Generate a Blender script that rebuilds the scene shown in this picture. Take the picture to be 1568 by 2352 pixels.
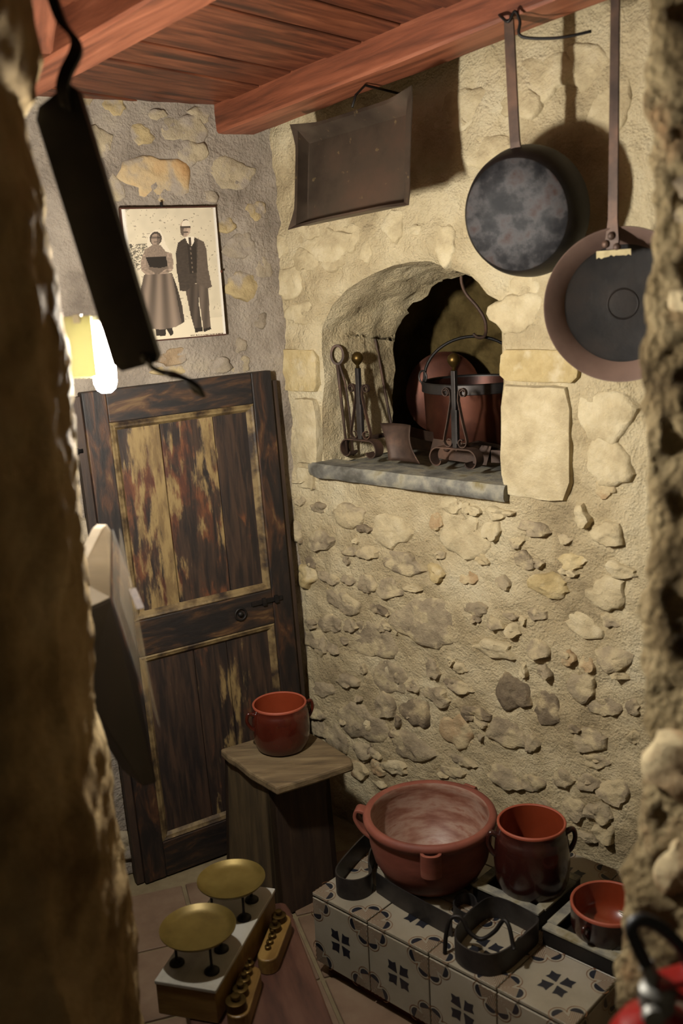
import bpy, math, random
from mathutils import Vector, Matrix, noise

for o in list(bpy.data.objects):
    bpy.data.objects.remove(o, do_unlink=True)
SC = bpy.context.scene
COL = SC.collection
PI = math.pi

# ------------------------------------------------------------------ camera
PITCH, ROLL = math.radians(13.0), math.radians(3.0)
fw = Vector((0, math.cos(PITCH), -math.sin(PITCH)))
u0 = Vector((0, math.sin(PITCH), math.cos(PITCH)))
r0 = Vector((1, 0, 0))
rc = r0 * math.cos(ROLL) - u0 * math.sin(ROLL)
uc = r0 * math.sin(ROLL) + u0 * math.cos(ROLL)
cam = bpy.data.cameras.new('camera')
cam.sensor_fit = 'VERTICAL'
cam.sensor_height = 36.0
cam.lens = 2300.0 / 2352.0 * 36.0
cam.clip_start = 0.05
cam.dof.use_dof = True
cam.dof.focus_distance = 2.65
cam.dof.aperture_fstop = 2.8
camo = bpy.data.objects.new('camera', cam)
COL.objects.link(camo)
camo.matrix_world = Matrix(((rc.x, uc.x, -fw.x, 0), (rc.y, uc.y, -fw.y, 0), (rc.z, uc.z, -fw.z, 1.65), (0, 0, 0, 1)))
SC.camera = camo

# ------------------------------------------------------------------ world, exposure
wd = bpy.data.worlds.new('world')
SC.world = wd
wd.use_nodes = True
bg = wd.node_tree.nodes['Background']
bg.inputs[0].default_value = (1.0, 0.82, 0.56, 1)
bg.inputs[1].default_value = 0.060
SC.view_settings.view_transform = 'Standard'
SC.view_settings.look = 'None'
SC.view_settings.gamma = 1.0
SC.view_settings.use_curve_mapping = False
SC.view_settings.exposure = 0.0
LAMP_STRENGTH = 1720.0
LAMP_COLOR = (1.0, 0.955, 0.88)


# ------------------------------------------------------------------ helpers
def lin(c, k=1.0):
    r = []
    for v in c:
        v = v / 255.0
        r.append(v / 12.92 if v <= 0.04045 else ((v + 0.055) / 1.055) ** 2.4)
    return (r[0] * k, r[1] * k, r[2] * k, 1.0)


def nmat(name, cols, scale=6.0, detail=6.0, rough=0.8, metal=0.0, bump=0.0, bscale=40.0, stretch=(1, 1, 1),
         stops=None, spec=0.5, rvar=0.0, distort=0.0, bdist=0.01, speck=None, coat=0.0, voro=0.0, k=None):
    if k is None:
        k = 0.85 if metal > 0.2 else 0.68
    m = bpy.data.materials.new(name)
    m.use_nodes = True
    nt = m.node_tree
    N, L = nt.nodes, nt.links
    bs = N['Principled BSDF']
    bs.inputs['Roughness'].default_value = rough
    bs.inputs['Metallic'].default_value = metal
    bs.inputs['Specular IOR Level'].default_value = spec
    bs.inputs['Coat Weight'].default_value = coat
    tc = N.new('ShaderNodeTexCoord')
    oi = N.new('ShaderNodeObjectInfo')
    mul = N.new('ShaderNodeVectorMath')
    mul.operation = 'SCALE'
    comb = N.new('ShaderNodeCombineXYZ')
    for i in range(3):
        L.new(oi.outputs['Random'], comb.inputs[i])
    L.new(comb.outputs[0], mul.inputs[0])
    mul.inputs['Scale'].default_value = 17.0
    add = N.new('ShaderNodeVectorMath')
    add.operation = 'ADD'
    L.new(tc.outputs['Object'], add.inputs[0])
    L.new(mul.outputs[0], add.inputs[1])
    mp = N.new('ShaderNodeMapping')
    mp.inputs['Scale'].default_value = stretch
    L.new(add.outputs[0], mp.inputs[0])
    nz = N.new('ShaderNodeTexNoise')
    nz.inputs['Scale'].default_value = scale
    nz.inputs['Detail'].default_value = detail
    nz.inputs['Roughness'].default_value = 0.6
    nz.inputs['Distortion'].default_value = distort
    L.new(mp.outputs[0], nz.inputs['Vector'])
    rp = N.new('ShaderNodeValToRGB')
    el = rp.color_ramp.elements
    n = len(cols)
    if stops is None:
        stops = [0.5] if n == 1 else [0.33 + 0.34 * i / (n - 1) for i in range(n)]
    while len(el) < n:
        el.new(0.5)
    for i in range(n):
        el[i].position = stops[i]
    for i in range(n):
        el[i].color = lin(cols[i], k)
    if n == 1:
        el[0].color = el[1].color = lin(cols[0], k)
    L.new(nz.outputs['Fac'], rp.inputs[0])
    col = rp.outputs[0]
    if speck:
        n2 = N.new('ShaderNodeTexNoise')
        n2.inputs['Scale'].default_value = speck[1]
        n2.inputs['Detail'].default_value = 4
        L.new(mp.outputs[0], n2.inputs['Vector'])
        r2 = N.new('ShaderNodeValToRGB')
        r2.color_ramp.elements[0].position = speck[2]
        r2.color_ramp.elements[1].position = speck[2] + 0.10
        L.new(n2.outputs['Fac'], r2.inputs[0])
        mx = N.new('ShaderNodeMixRGB')
        L.new(r2.outputs[0], mx.inputs[0])
        L.new(col, mx.inputs[1])
        mx.inputs[2].default_value = lin(speck[0], k)
        col = mx.outputs[0]
    L.new(col, bs.inputs['Base Color'])
    if rvar > 0:
        mr = N.new('ShaderNodeMapRange')
        mr.inputs['To Min'].default_value = max(0.05, rough - rvar)
        mr.inputs['To Max'].default_value = min(1.0, rough + rvar)
        L.new(nz.outputs['Fac'], mr.inputs[0])
        L.new(mr.outputs[0], bs.inputs['Roughness'])
    if bump > 0:
        b1 = N.new('ShaderNodeTexNoise')
        b1.inputs['Scale'].default_value = bscale
        b1.inputs['Detail'].default_value = 9
        b1.inputs['Roughness'].default_value = 0.65
        L.new(mp.outputs[0], b1.inputs['Vector'])
        hgt = b1.outputs['Fac']
        if voro > 0:
            vo = N.new('ShaderNodeTexVoronoi')
            vo.inputs['Scale'].default_value = bscale * 2.2
            L.new(mp.outputs[0], vo.inputs['Vector'])
            ma = N.new('ShaderNodeMath')
            ma.operation = 'MULTIPLY_ADD'
            ma.inputs[1].default_value = voro
            L.new(vo.outputs['Distance'], ma.inputs[0])
            L.new(b1.outputs['Fac'], ma.inputs[2])
            hgt = ma.outputs[0]
        bp = N.new('ShaderNodeBump')
        bp.inputs['Strength'].default_value = bump
        bp.inputs['Distance'].default_value = bdist
        L.new(hgt, bp.inputs['Height'])
        L.new(bp.outputs[0], bs.inputs['Normal'])
    return m


def attr_mat(name, rough=0.6, coat=0.0):
    m = bpy.data.materials.new(name)
    m.use_nodes = True
    nt = m.node_tree
    a = nt.nodes.new('ShaderNodeVertexColor')
    a.layer_name = 'Col'
    bs = nt.nodes['Principled BSDF']
    bs.inputs['Roughness'].default_value = rough
    bs.inputs['Coat Weight'].default_value = coat
    nt.links.new(a.outputs[0], bs.inputs['Base Color'])
    return m


def emat(name, col, strength):
    m = bpy.data.materials.new(name)
    m.use_nodes = True
    nt = m.node_tree
    nt.nodes.remove(nt.nodes['Principled BSDF'])
    e = nt.nodes.new('ShaderNodeEmission')
    e.inputs[0].default_value = (col[0], col[1], col[2], 1)
    e.inputs[1].default_value = strength
    nt.links.new(e.outputs[0], nt.nodes['Material Output'].inputs[0])
    return m


class G:
    """collects geometry for ONE part"""
    def __init__(self):
        self.v, self.f, self.mi = [], [], []

    def add(self, vs, fs, M=None, mi=0):
        b = len(self.v)
        for p in vs:
            p = Vector(p)
            if M is not None:
                p = M @ p
            self.v.append(tuple(p))
        for q in fs:
            self.f.append([b + i for i in q])
            self.mi.append(mi)
        return self

    def box(self, c, s, M=None, mi=0, taper=1.0):
        x, y, z = c
        a, b, d = s[0] / 2, s[1] / 2, s[2] / 2
        k = taper
        vs = [(x - a, y - b, z - d), (x + a, y - b, z - d), (x + a, y + b, z - d), (x - a, y + b, z - d),
              (x - a * k, y - b * k, z + d), (x + a * k, y - b * k, z + d), (x + a * k, y + b * k, z + d), (x - a * k, y + b * k, z + d)]
        fs = [(0, 3, 2, 1), (4, 5, 6, 7), (0, 1, 5, 4), (1, 2, 6, 5), (2, 3, 7, 6), (3, 0, 4, 7)]
        return self.add(vs, fs, M, mi)

    def lathe(self, prof, n=40, M=None, mi=0, wob=0.0, seed=0):
        vs, fs = [], []
        m = len(prof)
        rg = random.Random(seed)
        ph = rg.random() * 6
        for i in range(n):
            a = 2 * PI * i / n
            k = 1 + wob * math.sin(2 * a + ph) + wob * 0.5 * math.sin(5 * a + ph * 2)
            for (r, z) in prof:
                vs.append((r * k * math.cos(a), r * k * math.sin(a), z))
        for i in range(n):
            j = (i + 1) % n
            for q in range(m - 1):
                if prof[q][0] < 1e-6 and prof[q + 1][0] < 1e-6:
                    continue
                fs.append((i * m + q, j * m + q, j * m + q + 1, i * m + q + 1))
        return self.add(vs, fs, M, mi)

    def tube(self, pts, r, n=8, closed=False, M=None, mi=0, cap=True):
        pts = [Vector(p) for p in pts]
        k = len(pts)
        rr = r if isinstance(r, (list, tuple)) else [r] * k
        tg = []
        for i in range(k):
            if closed:
                t = pts[(i + 1) % k] - pts[i - 1]
            else:
                t = pts[min(i + 1, k - 1)] - pts[max(i - 1, 0)]
            tg.append(t.normalized())
        ref = Vector((0, 0, 1)) if abs(tg[0].z) < 0.9 else Vector((1, 0, 0))
        nrm = (ref - tg[0] * ref.dot(tg[0])).normalized()
        vs, fs = [], []
        for i in range(k):
            nrm = (nrm - tg[i] * nrm.dot(tg[i]))
            nrm = nrm.normalized() if nrm.length > 1e-6 else tg[i].orthogonal().normalized()
            bn = tg[i].cross(nrm)
            for j in range(n):
                a = 2 * PI * j / n
                vs.append(pts[i] + (nrm * math.cos(a) + bn * math.sin(a)) * rr[i])
        for i in range(k if closed else k - 1):
            i2 = (i + 1) % k
            for j in range(n):
                j2 = (j + 1) % n
                fs.append((i * n + j, i * n + j2, i2 * n + j2, i2 * n + j))
        if cap and not closed:
            fs.append(tuple(reversed(range(n))))
            fs.append(tuple(range((k - 1) * n, k * n)))
        return self.add(vs, fs, M, mi)

    def strap(self, pts, wdir, width, thick, closed=False, M=None, mi=0, widths=None):
        """flat bar swept along pts; wdir = direction of its width"""
        pts = [Vector(p) for p in pts]
        wdir = Vector(wdir).normalized()
        k = len(pts)
        vs, fs = [], []
        for i in range(k):
            if closed:
                t = pts[(i + 1) % k] - pts[i - 1]
            else:
                t = pts[min(i + 1, k - 1)] - pts[max(i - 1, 0)]
            nn = t.cross(wdir)
            nn = nn.normalized() if nn.length > 1e-9 else Vector((1, 0, 0))
            w = (widths[i] if widths else width) / 2
            h = thick / 2
            p = pts[i]
            vs += [p - wdir * w - nn * h, p + wdir * w - nn * h, p + wdir * w + nn * h, p - wdir * w + nn * h]
        for i in range(k if closed else k - 1):
            i2 = (i + 1) % k
            for j in range(4):
                j2 = (j + 1) % 4
                fs.append((i * 4 + j, i * 4 + j2, i2 * 4 + j2, i2 * 4 + j))
        if not closed:
            fs.append((0, 3, 2, 1))
            b = (k - 1) * 4
            fs.append((b, b + 1, b + 2, b + 3))
        return self.add(vs, fs, M, mi)

    def prism(self, poly, z0, z1, M=None, mi=0):
        n = len(poly)
        vs = [(p[0], p[1], z0) for p in poly] + [(p[0], p[1], z1) for p in poly]
        fs = [tuple(reversed(range(n))), tuple(range(n, 2 * n))]
        for i in range(n):
            j = (i + 1) % n
            fs.append((i, j, n + j, n + i))
        return self.add(vs, fs, M, mi)

    def mesh(self, name):
        me = bpy.data.meshes.new(name)
        me.from_pydata(self.v, [], self.f)
        return me

    def build(self, name, mats, parent=None, smooth=False, bevel=0.0, auto=None, label=None):
        me = self.mesh(name)
        if not isinstance(mats, (list, tuple)):
            mats = [mats]
        for m in mats:
            me.materials.append(m)
        if len(mats) > 1:
            me.polygons.foreach_set('material_index', self.mi)
        me.update()
        if smooth:
            me.polygons.foreach_set('use_smooth', [True] * len(me.polygons))
            if auto is not None:
                me.set_sharp_from_angle(angle=math.radians(auto))
        o = bpy.data.objects.new(name, me)
        COL.objects.link(o)
        if parent is not None:
            o.parent = parent
        if bevel > 0:
            b = o.modifiers.new('bevel', 'BEVEL')
            b.width = bevel
            b.segments = 2
            b.limit_method = 'ANGLE'
            b.angle_limit = math.radians(40)
        if label:
            o['label'] = label
        return o


def tag(o, label, cat, group=None):
    o['label'] = label
    o['category'] = cat
    if group:
        o['group'] = group
    return o


def thing(name, label, cat, M, group=None):
    o = bpy.data.objects.new(name, None)
    o.empty_display_size = 0.05
    COL.objects.link(o)
    o.matrix_world = M
    return tag(o, label, cat, group)


def struct(o):
    o['kind'] = 'structure'
    return o


def TR(x, y, z, rz=0.0):
    return Matrix.Translation((x, y, z)) @ Matrix.Rotation(rz, 4, 'Z')


def frame(o, ex, ey, ez):
    return Matrix(((ex[0], ey[0], ez[0], o[0]), (ex[1], ey[1], ez[1], o[1]), (ex[2], ey[2], ez[2], o[2]), (0, 0, 0, 1)))


def axis_frame(o, zax, xhint):
    z = Vector(zax).normalized()
    x = Vector(xhint)
    x = (x - z * x.dot(z)).normalized()
    return frame(o, x, z.cross(x), z)


def smoothpath(pts, k=6, closed=False):
    """Catmull-Rom"""
    P = [Vector(p) for p in pts]
    n = len(P)
    out = []
    for i in range(n if closed else n - 1):
        if closed:
            p0, p1, p2, p3 = P[i - 1], P[i], P[(i + 1) % n], P[(i + 2) % n]
        else:
            p0, p1, p2, p3 = P[max(i - 1, 0)], P[i], P[i + 1], P[min(i + 2, n - 1)]
        for j in range(k):
            t = j / k
            out.append(0.5 * ((2 * p1) + (p2 - p0) * t + (2 * p0 - 5 * p1 + 4 * p2 - p3) * t * t + (3 * p1 - p0 - 3 * p2 + p3) * t ** 3))
    if not closed:
        out.append(P[-1])
    return out


def fbm(x, y, z, o=4):
    return noise.fractal(Vector((x, y, z)), 0.9, 2.1, o)


# ------------------------------------------------------------------ materials
M_plaster = nmat('lime_plaster', [(150, 134, 104), (184, 167, 131), (202, 186, 150), (212, 199, 166)], 5, 8, 0.95, bump=1.0, bscale=75, bdist=0.010,
                 stops=[0.3, 0.44, 0.56, 0.7], spec=0.15, voro=0.25, k=0.86)
M_backpl = nmat('grey_lime_plaster', [(116, 105, 93), (146, 134, 119), (160, 148, 132), (172, 159, 137)], 6, 8, 0.95, bump=1.0, bscale=60, bdist=0.010,
                stops=[0.3, 0.45, 0.58, 0.72], spec=0.15, voro=0.2, k=0.86)
M_pillar = nmat('dark_rubble', [(78, 64, 42), (128, 110, 78), (160, 142, 106), (124, 86, 54)], 7, 9, 0.95, bump=1.0, bscale=34, bdist=0.03, k=0.95,
                stops=[0.32, 0.45, 0.58, 0.72], spec=0.1, voro=0.5)
M_pillarL = nmat('brown_rough_plaster', [(116, 94, 62), (164, 140, 100), (194, 172, 130)], 5, 9, 0.95, bump=1.0, bscale=24, bdist=0.02, spec=0.1, k=0.9)
STONEB = {
    'g': nmat('grey_wall_stone', [(126, 114, 98), (148, 135, 115), (166, 152, 128)], 10, 8, 0.95, bump=0.9, bscale=45, bdist=0.009, spec=0.12, k=0.86, speck=((156, 144, 128), 14, 0.51)),
    'w': nmat('pale_wall_stone', [(146, 133, 110), (170, 155, 126), (184, 169, 138)], 10, 8, 0.95, bump=0.9, bscale=45, bdist=0.009, spec=0.12, k=0.86, speck=((156, 144, 128), 14, 0.51)),
    'y': nmat('yellow_wall_stone', [(150, 132, 98), (176, 156, 114), (188, 168, 128)], 10, 8, 0.95, bump=0.9, bscale=45, bdist=0.009, spec=0.12, k=0.86, speck=((156, 144, 128), 14, 0.51)),
    'b': nmat('brown_wall_stone', [(140, 118, 92), (164, 142, 112), (176, 156, 124)], 10, 8, 0.95, bump=0.9, bscale=45, bdist=0.009, spec=0.12, k=0.86, speck=((156, 144, 128), 14, 0.51)),
    'd': nmat('dark_wall_stone', [(104, 94, 82), (126, 114, 98), (146, 133, 114)], 10, 8, 0.95, bump=0.9, bscale=45, bdist=0.009, spec=0.12, k=0.86, speck=((156, 144, 128), 14, 0.51)),
    'o': nmat('ochre_wall_stone', [(150, 112, 70), (176, 142, 98), (184, 160, 120), (158, 144, 120)], 6, 9, 0.95, bump=0.8, bscale=45, bdist=0.007, spec=0.12, k=0.86, speck=((154, 142, 126), 12, 0.56)),
}
STONE = {
    'g': nmat('grey_limestone', [(136, 122, 100), (162, 147, 120), (182, 166, 134)], 14, 8, 0.95, bump=1.0, bscale=60, bdist=0.009, spec=0.12, k=0.86, speck=((194, 177, 140), 16, 0.50)),
    'w': nmat('pale_limestone', [(172, 156, 122), (194, 178, 142), (208, 194, 160)], 14, 8, 0.95, bump=0.9, bscale=60, bdist=0.008, spec=0.12, k=0.86),
    'y': nmat('yellow_limestone', [(164, 144, 100), (186, 166, 120), (200, 182, 140)], 14, 8, 0.95, bump=0.9, bscale=60, bdist=0.008, spec=0.12, k=0.86, speck=((198, 182, 146), 16, 0.54)),
    'b': nmat('brown_sandstone', [(144, 116, 84), (170, 144, 108), (184, 162, 126)], 14, 8, 0.95, bump=0.9, bscale=60, bdist=0.008, spec=0.12, k=0.86, speck=((194, 176, 138), 16, 0.50)),
    'd': nmat('dark_grey_stone', [(108, 95, 78), (138, 123, 100), (166, 150, 122)], 16, 8, 0.95, bump=1.0, bscale=60, bdist=0.009, spec=0.12, k=0.86, speck=((190, 172, 134), 16, 0.52)),
    'o': nmat('ochre_stone', [(168, 132, 90), (176, 146, 106), (164, 148, 122)], 9, 8, 0.95, bump=0.8, bscale=50, bdist=0.007, spec=0.12, k=0.86, speck=((158, 146, 128), 12, 0.55)),
}
M_oven = nmat('sooty_oven_stone', [(84, 68, 38), (120, 102, 62), (140, 120, 76)], 9, 8, 0.95, bump=0.9, bscale=30, bdist=0.015, spec=0.1)
M_slate = nmat('slate', [(80, 77, 68), (112, 109, 100), (146, 141, 122), (120, 108, 74)], 14, 8, 0.75, bump=0.7, bscale=40, bdist=0.005, k=0.85)
M_beam = nmat('red_stained_beam', [(92, 50, 32), (136, 76, 50), (166, 100, 70)], 5, 9, 0.5, bump=0.25, bscale=30, stretch=(0.6, 7, 7), bdist=0.003, distort=0.5)
M_plank = nmat('dark_red_plank', [(52, 25, 15), (98, 50, 29), (134, 76, 48)], 5, 9, 0.45, bump=0.2, bscale=25, stretch=(9, 0.7, 9), bdist=0.003, distort=0.6)
M_plankdark = nmat('old_dark_board', [(44, 27, 12), (66, 42, 20)], 6, 8, 0.8, bump=0.3, bscale=30, stretch=(6, 1, 6))
M_floor = nmat('worn_terracotta', [(112, 88, 66), (134, 108, 84), (148, 124, 98)], 6, 8, 0.75, bump=0.3, bscale=30, bdist=0.003)
M_grout = nmat('pale_grout', [(128, 112, 82), (150, 134, 100)], 20, 6, 0.95, bump=0.4, bscale=60, bdist=0.003)
M_iron = nmat('rusty_black_iron', [(34, 29, 27), (52, 44, 39), (72, 54, 44)], 12, 7, 0.55, 0.55, bump=0.3, bscale=60, bdist=0.002, rvar=0.12)
M_iron2 = nmat('brown_forged_iron', [(52, 38, 30), (76, 58, 47), (100, 74, 58)], 14, 7, 0.6, 0.4, bump=0.3, bscale=60, bdist=0.002)
M_irondk = nmat('blackened_iron', [(18, 16, 15), (29, 26, 24), (38, 32, 28)], 12, 7, 0.5, 0.25, spec=0.3, bump=0.3, bscale=50, bdist=0.002)
M_sheet = nmat('grey_sheet_iron', [(52, 49, 47), (72, 68, 66), (88, 82, 78)], 10, 7, 0.45, 0.75, bump=0.15, bscale=40, bdist=0.001, rvar=0.1)
M_tray = nmat('brown_baking_sheet', [(58, 48, 40), (82, 70, 58), (96, 76, 62)], 5, 7, 0.42, 0.6, bump=0.15, bscale=25, bdist=0.002, speck=((140, 120, 84), 60, 0.68))
M_soot = nmat('sooty_pan_base', [(14, 14, 16), (32, 31, 32), (58, 56, 56), (48, 32, 27)], 16, 10, 0.6, 0.0, spec=0.16, k=1.0, bump=0.35, bscale=35, bdist=0.003, stops=[0.36, 0.45, 0.54, 0.66])
M_panside = nmat('brown_pan_side_sheen', [(84, 66, 58), (104, 84, 74), (118, 96, 84)], 5, 7, 0.5, 0.25, bump=0.1, bscale=40, bdist=0.001, k=1.0)  # lightened pan wall: lamplight reflected by the metal is put into the colour
M_brass = nmat('old_brass', [(96, 80, 36), (116, 98, 46), (130, 112, 58)], 8, 6, 0.42, 0.55, bump=0.1, bscale=60, bdist=0.001, rvar=0.08)
M_copper = nmat('tarnished_copper', [(42, 22, 16), (72, 37, 24), (94, 52, 34)], 6, 7, 0.42, 0.6, bump=0.15, bscale=30, bdist=0.002, rvar=0.1)
M_terra = nmat('unglazed_terracotta', [(112, 56, 40), (134, 70, 52), (148, 88, 68)], 7, 7, 0.7, bump=0.2, bscale=30, bdist=0.002, stretch=(1, 1, 3))
M_terrain = nmat('chalky_terracotta_inside', [(120, 70, 52), (150, 108, 90), (170, 140, 122), (138, 78, 54)], 9, 8, 0.5, bump=0.2, bscale=40, bdist=0.002, stretch=(1, 1, 4), stops=[0.34, 0.46, 0.56, 0.66])
M_glaze = nmat('red_brown_glaze', [(58, 19, 11), (76, 26, 15), (90, 34, 20)], 5, 6, 0.22, coat=0.3)
M_glazein = nmat('orange_glaze', [(128, 52, 28), (150, 66, 38)], 6, 6, 0.25, coat=0.3)
M_glazedk = nmat('dark_oxblood_glaze', [(34, 15, 12), (48, 19, 15), (62, 25, 18)], 6, 6, 0.25, coat=0.3)
M_rim = nmat('bare_terracotta_rim', [(150, 70, 46), (168, 82, 56)], 10, 6, 0.6)
M_tile = nmat('cream_tile_glaze', [(148, 139, 120), (162, 153, 133), (172, 163, 145)], 6, 6, 0.3)
M_tileink = nmat('blue_black_tile_paint', [(26, 28, 36), (40, 42, 50)], 30, 5, 0.35)
M_tileline = nmat('brown_tile_line', [(110, 72, 44), (136, 94, 62)], 30, 5, 0.4)
M_mortar = nmat('grey_mortar', [(94, 84, 64), (124, 112, 88)], 25, 6, 0.95, bump=0.6, bscale=60, bdist=0.004)
M_rust = nmat('rust_red_plinth', [(84, 38, 20), (108, 54, 28)], 10, 6, 0.8)
M_wood = nmat('grey_worn_wood', [(88, 72, 48), (118, 98, 68), (142, 122, 88)], 5, 8, 0.75, bump=0.4, bscale=20, stretch=(1.2, 8, 8), bdist=0.004, distort=0.6)
M_wooddk = nmat('dark_stained_and_shaded_wood', [(40, 27, 18), (58, 40, 26), (74, 54, 36)], 5, 8, 0.65, bump=0.3, bscale=20, stretch=(8, 8, 1), bdist=0.003, distort=0.5)  # shared dark wood, also standing in for shade on the stool's unlit boards
M_caseblack = nmat('near_black_oiled_wood', [(22, 14, 10), (34, 22, 15)], 5, 8, 0.6, bump=0.2, bscale=20, stretch=(6, 6, 1), bdist=0.002)
M_board = nmat('red_brown_board', [(66, 38, 28), (88, 54, 40), (102, 68, 52)], 5, 8, 0.5, bump=0.2, bscale=20, stretch=(7, 1, 7), bdist=0.002)
M_boxwood = nmat('varnished_beech', [(112, 82, 36), (140, 108, 54), (160, 128, 70)], 5, 7, 0.4, bump=0.15, bscale=20, stretch=(1, 6, 6), bdist=0.002)
M_marble = nmat('white_marble', [(170, 165, 150), (190, 185, 170), (200, 196, 184)], 5, 9, 0.3, distort=2)
M_weight = nmat('dark_brass_weight', [(70, 54, 24), (104, 82, 38)], 12, 6, 0.4, 0.85)
M_doorframe = nmat('door_frame_paint', [(24, 16, 12), (42, 28, 19), (78, 47, 25), (118, 92, 56)], 7, 10, 0.6, bump=0.35, bscale=24, stretch=(4, 4, 1.0), stops=[0.42, 0.5, 0.6, 0.7], bdist=0.003, distort=0.8)
M_doorrail = nmat('door_rail_paint', [(22, 15, 12), (40, 27, 18), (76, 49, 25), (122, 96, 58)], 7, 10, 0.6, bump=0.35, bscale=24, stretch=(1.0, 4, 4), stops=[0.42, 0.51, 0.6, 0.7], bdist=0.003, distort=0.8)
M_mould = nmat('cream_moulding_paint', [(44, 30, 20), (96, 76, 46), (138, 116, 76)], 9, 9, 0.6, bump=0.3, bscale=30, stops=[0.36, 0.47, 0.58], bdist=0.002, stretch=(2, 2, 2))
M_photoframe = nmat('brown_backing', [(70, 38, 22), (90, 50, 28)], 12, 5, 0.7)
M_paper = nmat('white_paper_edge', [(214, 206, 190)], 5, 2, 0.5)
M_red = nmat('fire_red_enamel', [(150, 18, 14), (168, 24, 18)], 4, 3, 0.3, coat=0.3)
M_rubber = nmat('black_rubber', [(22, 23, 25), (32, 33, 35)], 12, 4, 0.5)
M_chrome = nmat('dull_nickel', [(120, 118, 112), (140, 138, 130)], 6, 3, 0.5, 0.5)
M_glasspl = nmat('frosted_cream_glass', [(206, 204, 170), (220, 218, 188)], 3, 3, 0.4)
M_palewood = nmat('pale_planed_wood', [(140, 130, 114), (164, 154, 138)], 5, 7, 0.6, bump=0.2, bscale=20, stretch=(1, 1, 5), bdist=0.002)
M_tape = nmat('frayed_masking_tape', [(188, 172, 128), (214, 198, 152)], 40, 6, 0.9, bump=0.6, bscale=90, bdist=0.003)


def door_paint(name, cream_t, rust_t, seed):
    """dark stain, rust-brown and cream layers worn through in patches, with fine grain along the boards"""
    m = bpy.data.materials.new(name)
    m.use_nodes = True
    nt = m.node_tree
    N, L = nt.nodes, nt.links
    bs = N['Principled BSDF']
    bs.inputs['Roughness'].default_value = 0.62
    tc = N.new('ShaderNodeTexCoord')

    def nz(scale, st, off, det, dist=0.0):
        mp_ = N.new('ShaderNodeMapping')
        mp_.inputs['Scale'].default_value = st
        mp_.inputs['Location'].default_value = (off + seed, off * 1.7, off * 0.6)
        L.new(tc.outputs['Object'], mp_.inputs[0])
        n = N.new('ShaderNodeTexNoise')
        n.inputs['Scale'].default_value = scale
        n.inputs['Detail'].default_value = det
        n.inputs['Roughness'].default_value = 0.62
        n.inputs['Distortion'].default_value = dist
        L.new(mp_.outputs[0], n.inputs['Vector'])
        return n.outputs['Fac']

    def step(src, lo, hi):
        r = N.new('ShaderNodeMapRange')
        r.interpolation_type = 'SMOOTHSTEP'
        r.inputs['From Min'].default_value = lo
        r.inputs['From Max'].default_value = hi
        L.new(src, r.inputs[0])
        return r.outputs[0]

    def mix(f, a, b):
        x = N.new('ShaderNodeMixRGB')
        L.new(f, x.inputs[0])
        for k, c in ((1, a), (2, b)):
            if isinstance(c, tuple):
                x.inputs[k].default_value = lin(c)
            else:
                L.new(c, x.inputs[k])
        return x.outputs[0]

    def madd(a, b, k):
        x = N.new('ShaderNodeMath')
        x.operation = 'MULTIPLY_ADD'
        L.new(b, x.inputs[0])
        x.inputs[1].default_value = k
        L.new(a, x.inputs[2])
        return x.outputs[0]
    grain = nz(14, (5, 5, 0.5), 3.0, 8, 0.4)
    big = nz(5.5, (1.5, 1.5, 0.75), 9.0, 9, 0.3)
    fine_ = nz(24, (2.4, 2.4, 0.6), 15.0, 8, 0.2)
    base = mix(step(grain, 0.35, 0.68), (24, 16, 12), (58, 40, 27))
    rust_f = step(madd(madd(big, grain, 0.25), fine_, 0.15), rust_t, rust_t + 0.10)
    rust = mix(step(fine_, 0.4, 0.6), (66, 33, 18), (92, 54, 29))
    c1 = mix(rust_f, base, rust)
    big2 = nz(4.2, (1.7, 1.7, 0.6), 31.0, 9, 0.4)
    cr_f = step(madd(madd(big2, grain, 0.22), fine_, 0.22), cream_t, cream_t + 0.07)
    cream = mix(step(fine_, 0.38, 0.62), (98, 78, 47), (126, 105, 66))
    L.new(mix(cr_f, c1, cream), bs.inputs['Base Color'])
    bp = N.new('ShaderNodeBump')
    bp.inputs['Strength'].default_value = 0.5
    bp.inputs['Distance'].default_value = 0.002
    L.new(madd(grain, cr_f, 0.4), bp.inputs['Height'])
    L.new(bp.outputs[0], bs.inputs['Normal'])
    return m


M_panelL = door_paint('peeling_cream_rust_paint', 0.68, 0.60, 0.0)
M_panelM = door_paint('peeling_ochre_brown_paint', 0.73, 0.68, 4.0)
M_panelR = door_paint('peeling_dark_brown_paint', 0.81, 0.82, 8.0)
M_panelLow = door_paint('dark_worn_lower_panel_paint', 0.77, 0.78, 12.0)

m = bpy.data.materials.new('clear_acrylic')
m.use_nodes = True
nt = m.node_tree
bs = nt.nodes['Principled BSDF']
bs.inputs['Base Color'].default_value = (0.9, 0.88, 0.82, 1)
bs.inputs['Roughness'].default_value = 0.06
bs.inputs['Alpha'].default_value = 0.10
M_acrylic = m
# ------------------------------------------------------------------ frames of the place
AX = Vector((0.7266, -0.687, 0)).normalized()      # along the oven wall, towards the viewer
BX = Vector((-AX.y, AX.x, 0))                      # into the oven wall
CORNER = Vector((-0.1, 2.9, 0))
RZW = math.atan2(AX.y, AX.x)
MW = TR(CORNER.x, CORNER.y, 0, RZW)                # local x = along wall, y = into wall, z = up
DX = Vector((0.861, 0.508, 0)).normalized()        # along the back wall
NB = Vector((-DX.y, DX.x, 0))
RZB = math.atan2(DX.y, DX.x)
CB = CORNER + NB * 0.05
MB = TR(CB.x, CB.y, 0, RZB)

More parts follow.
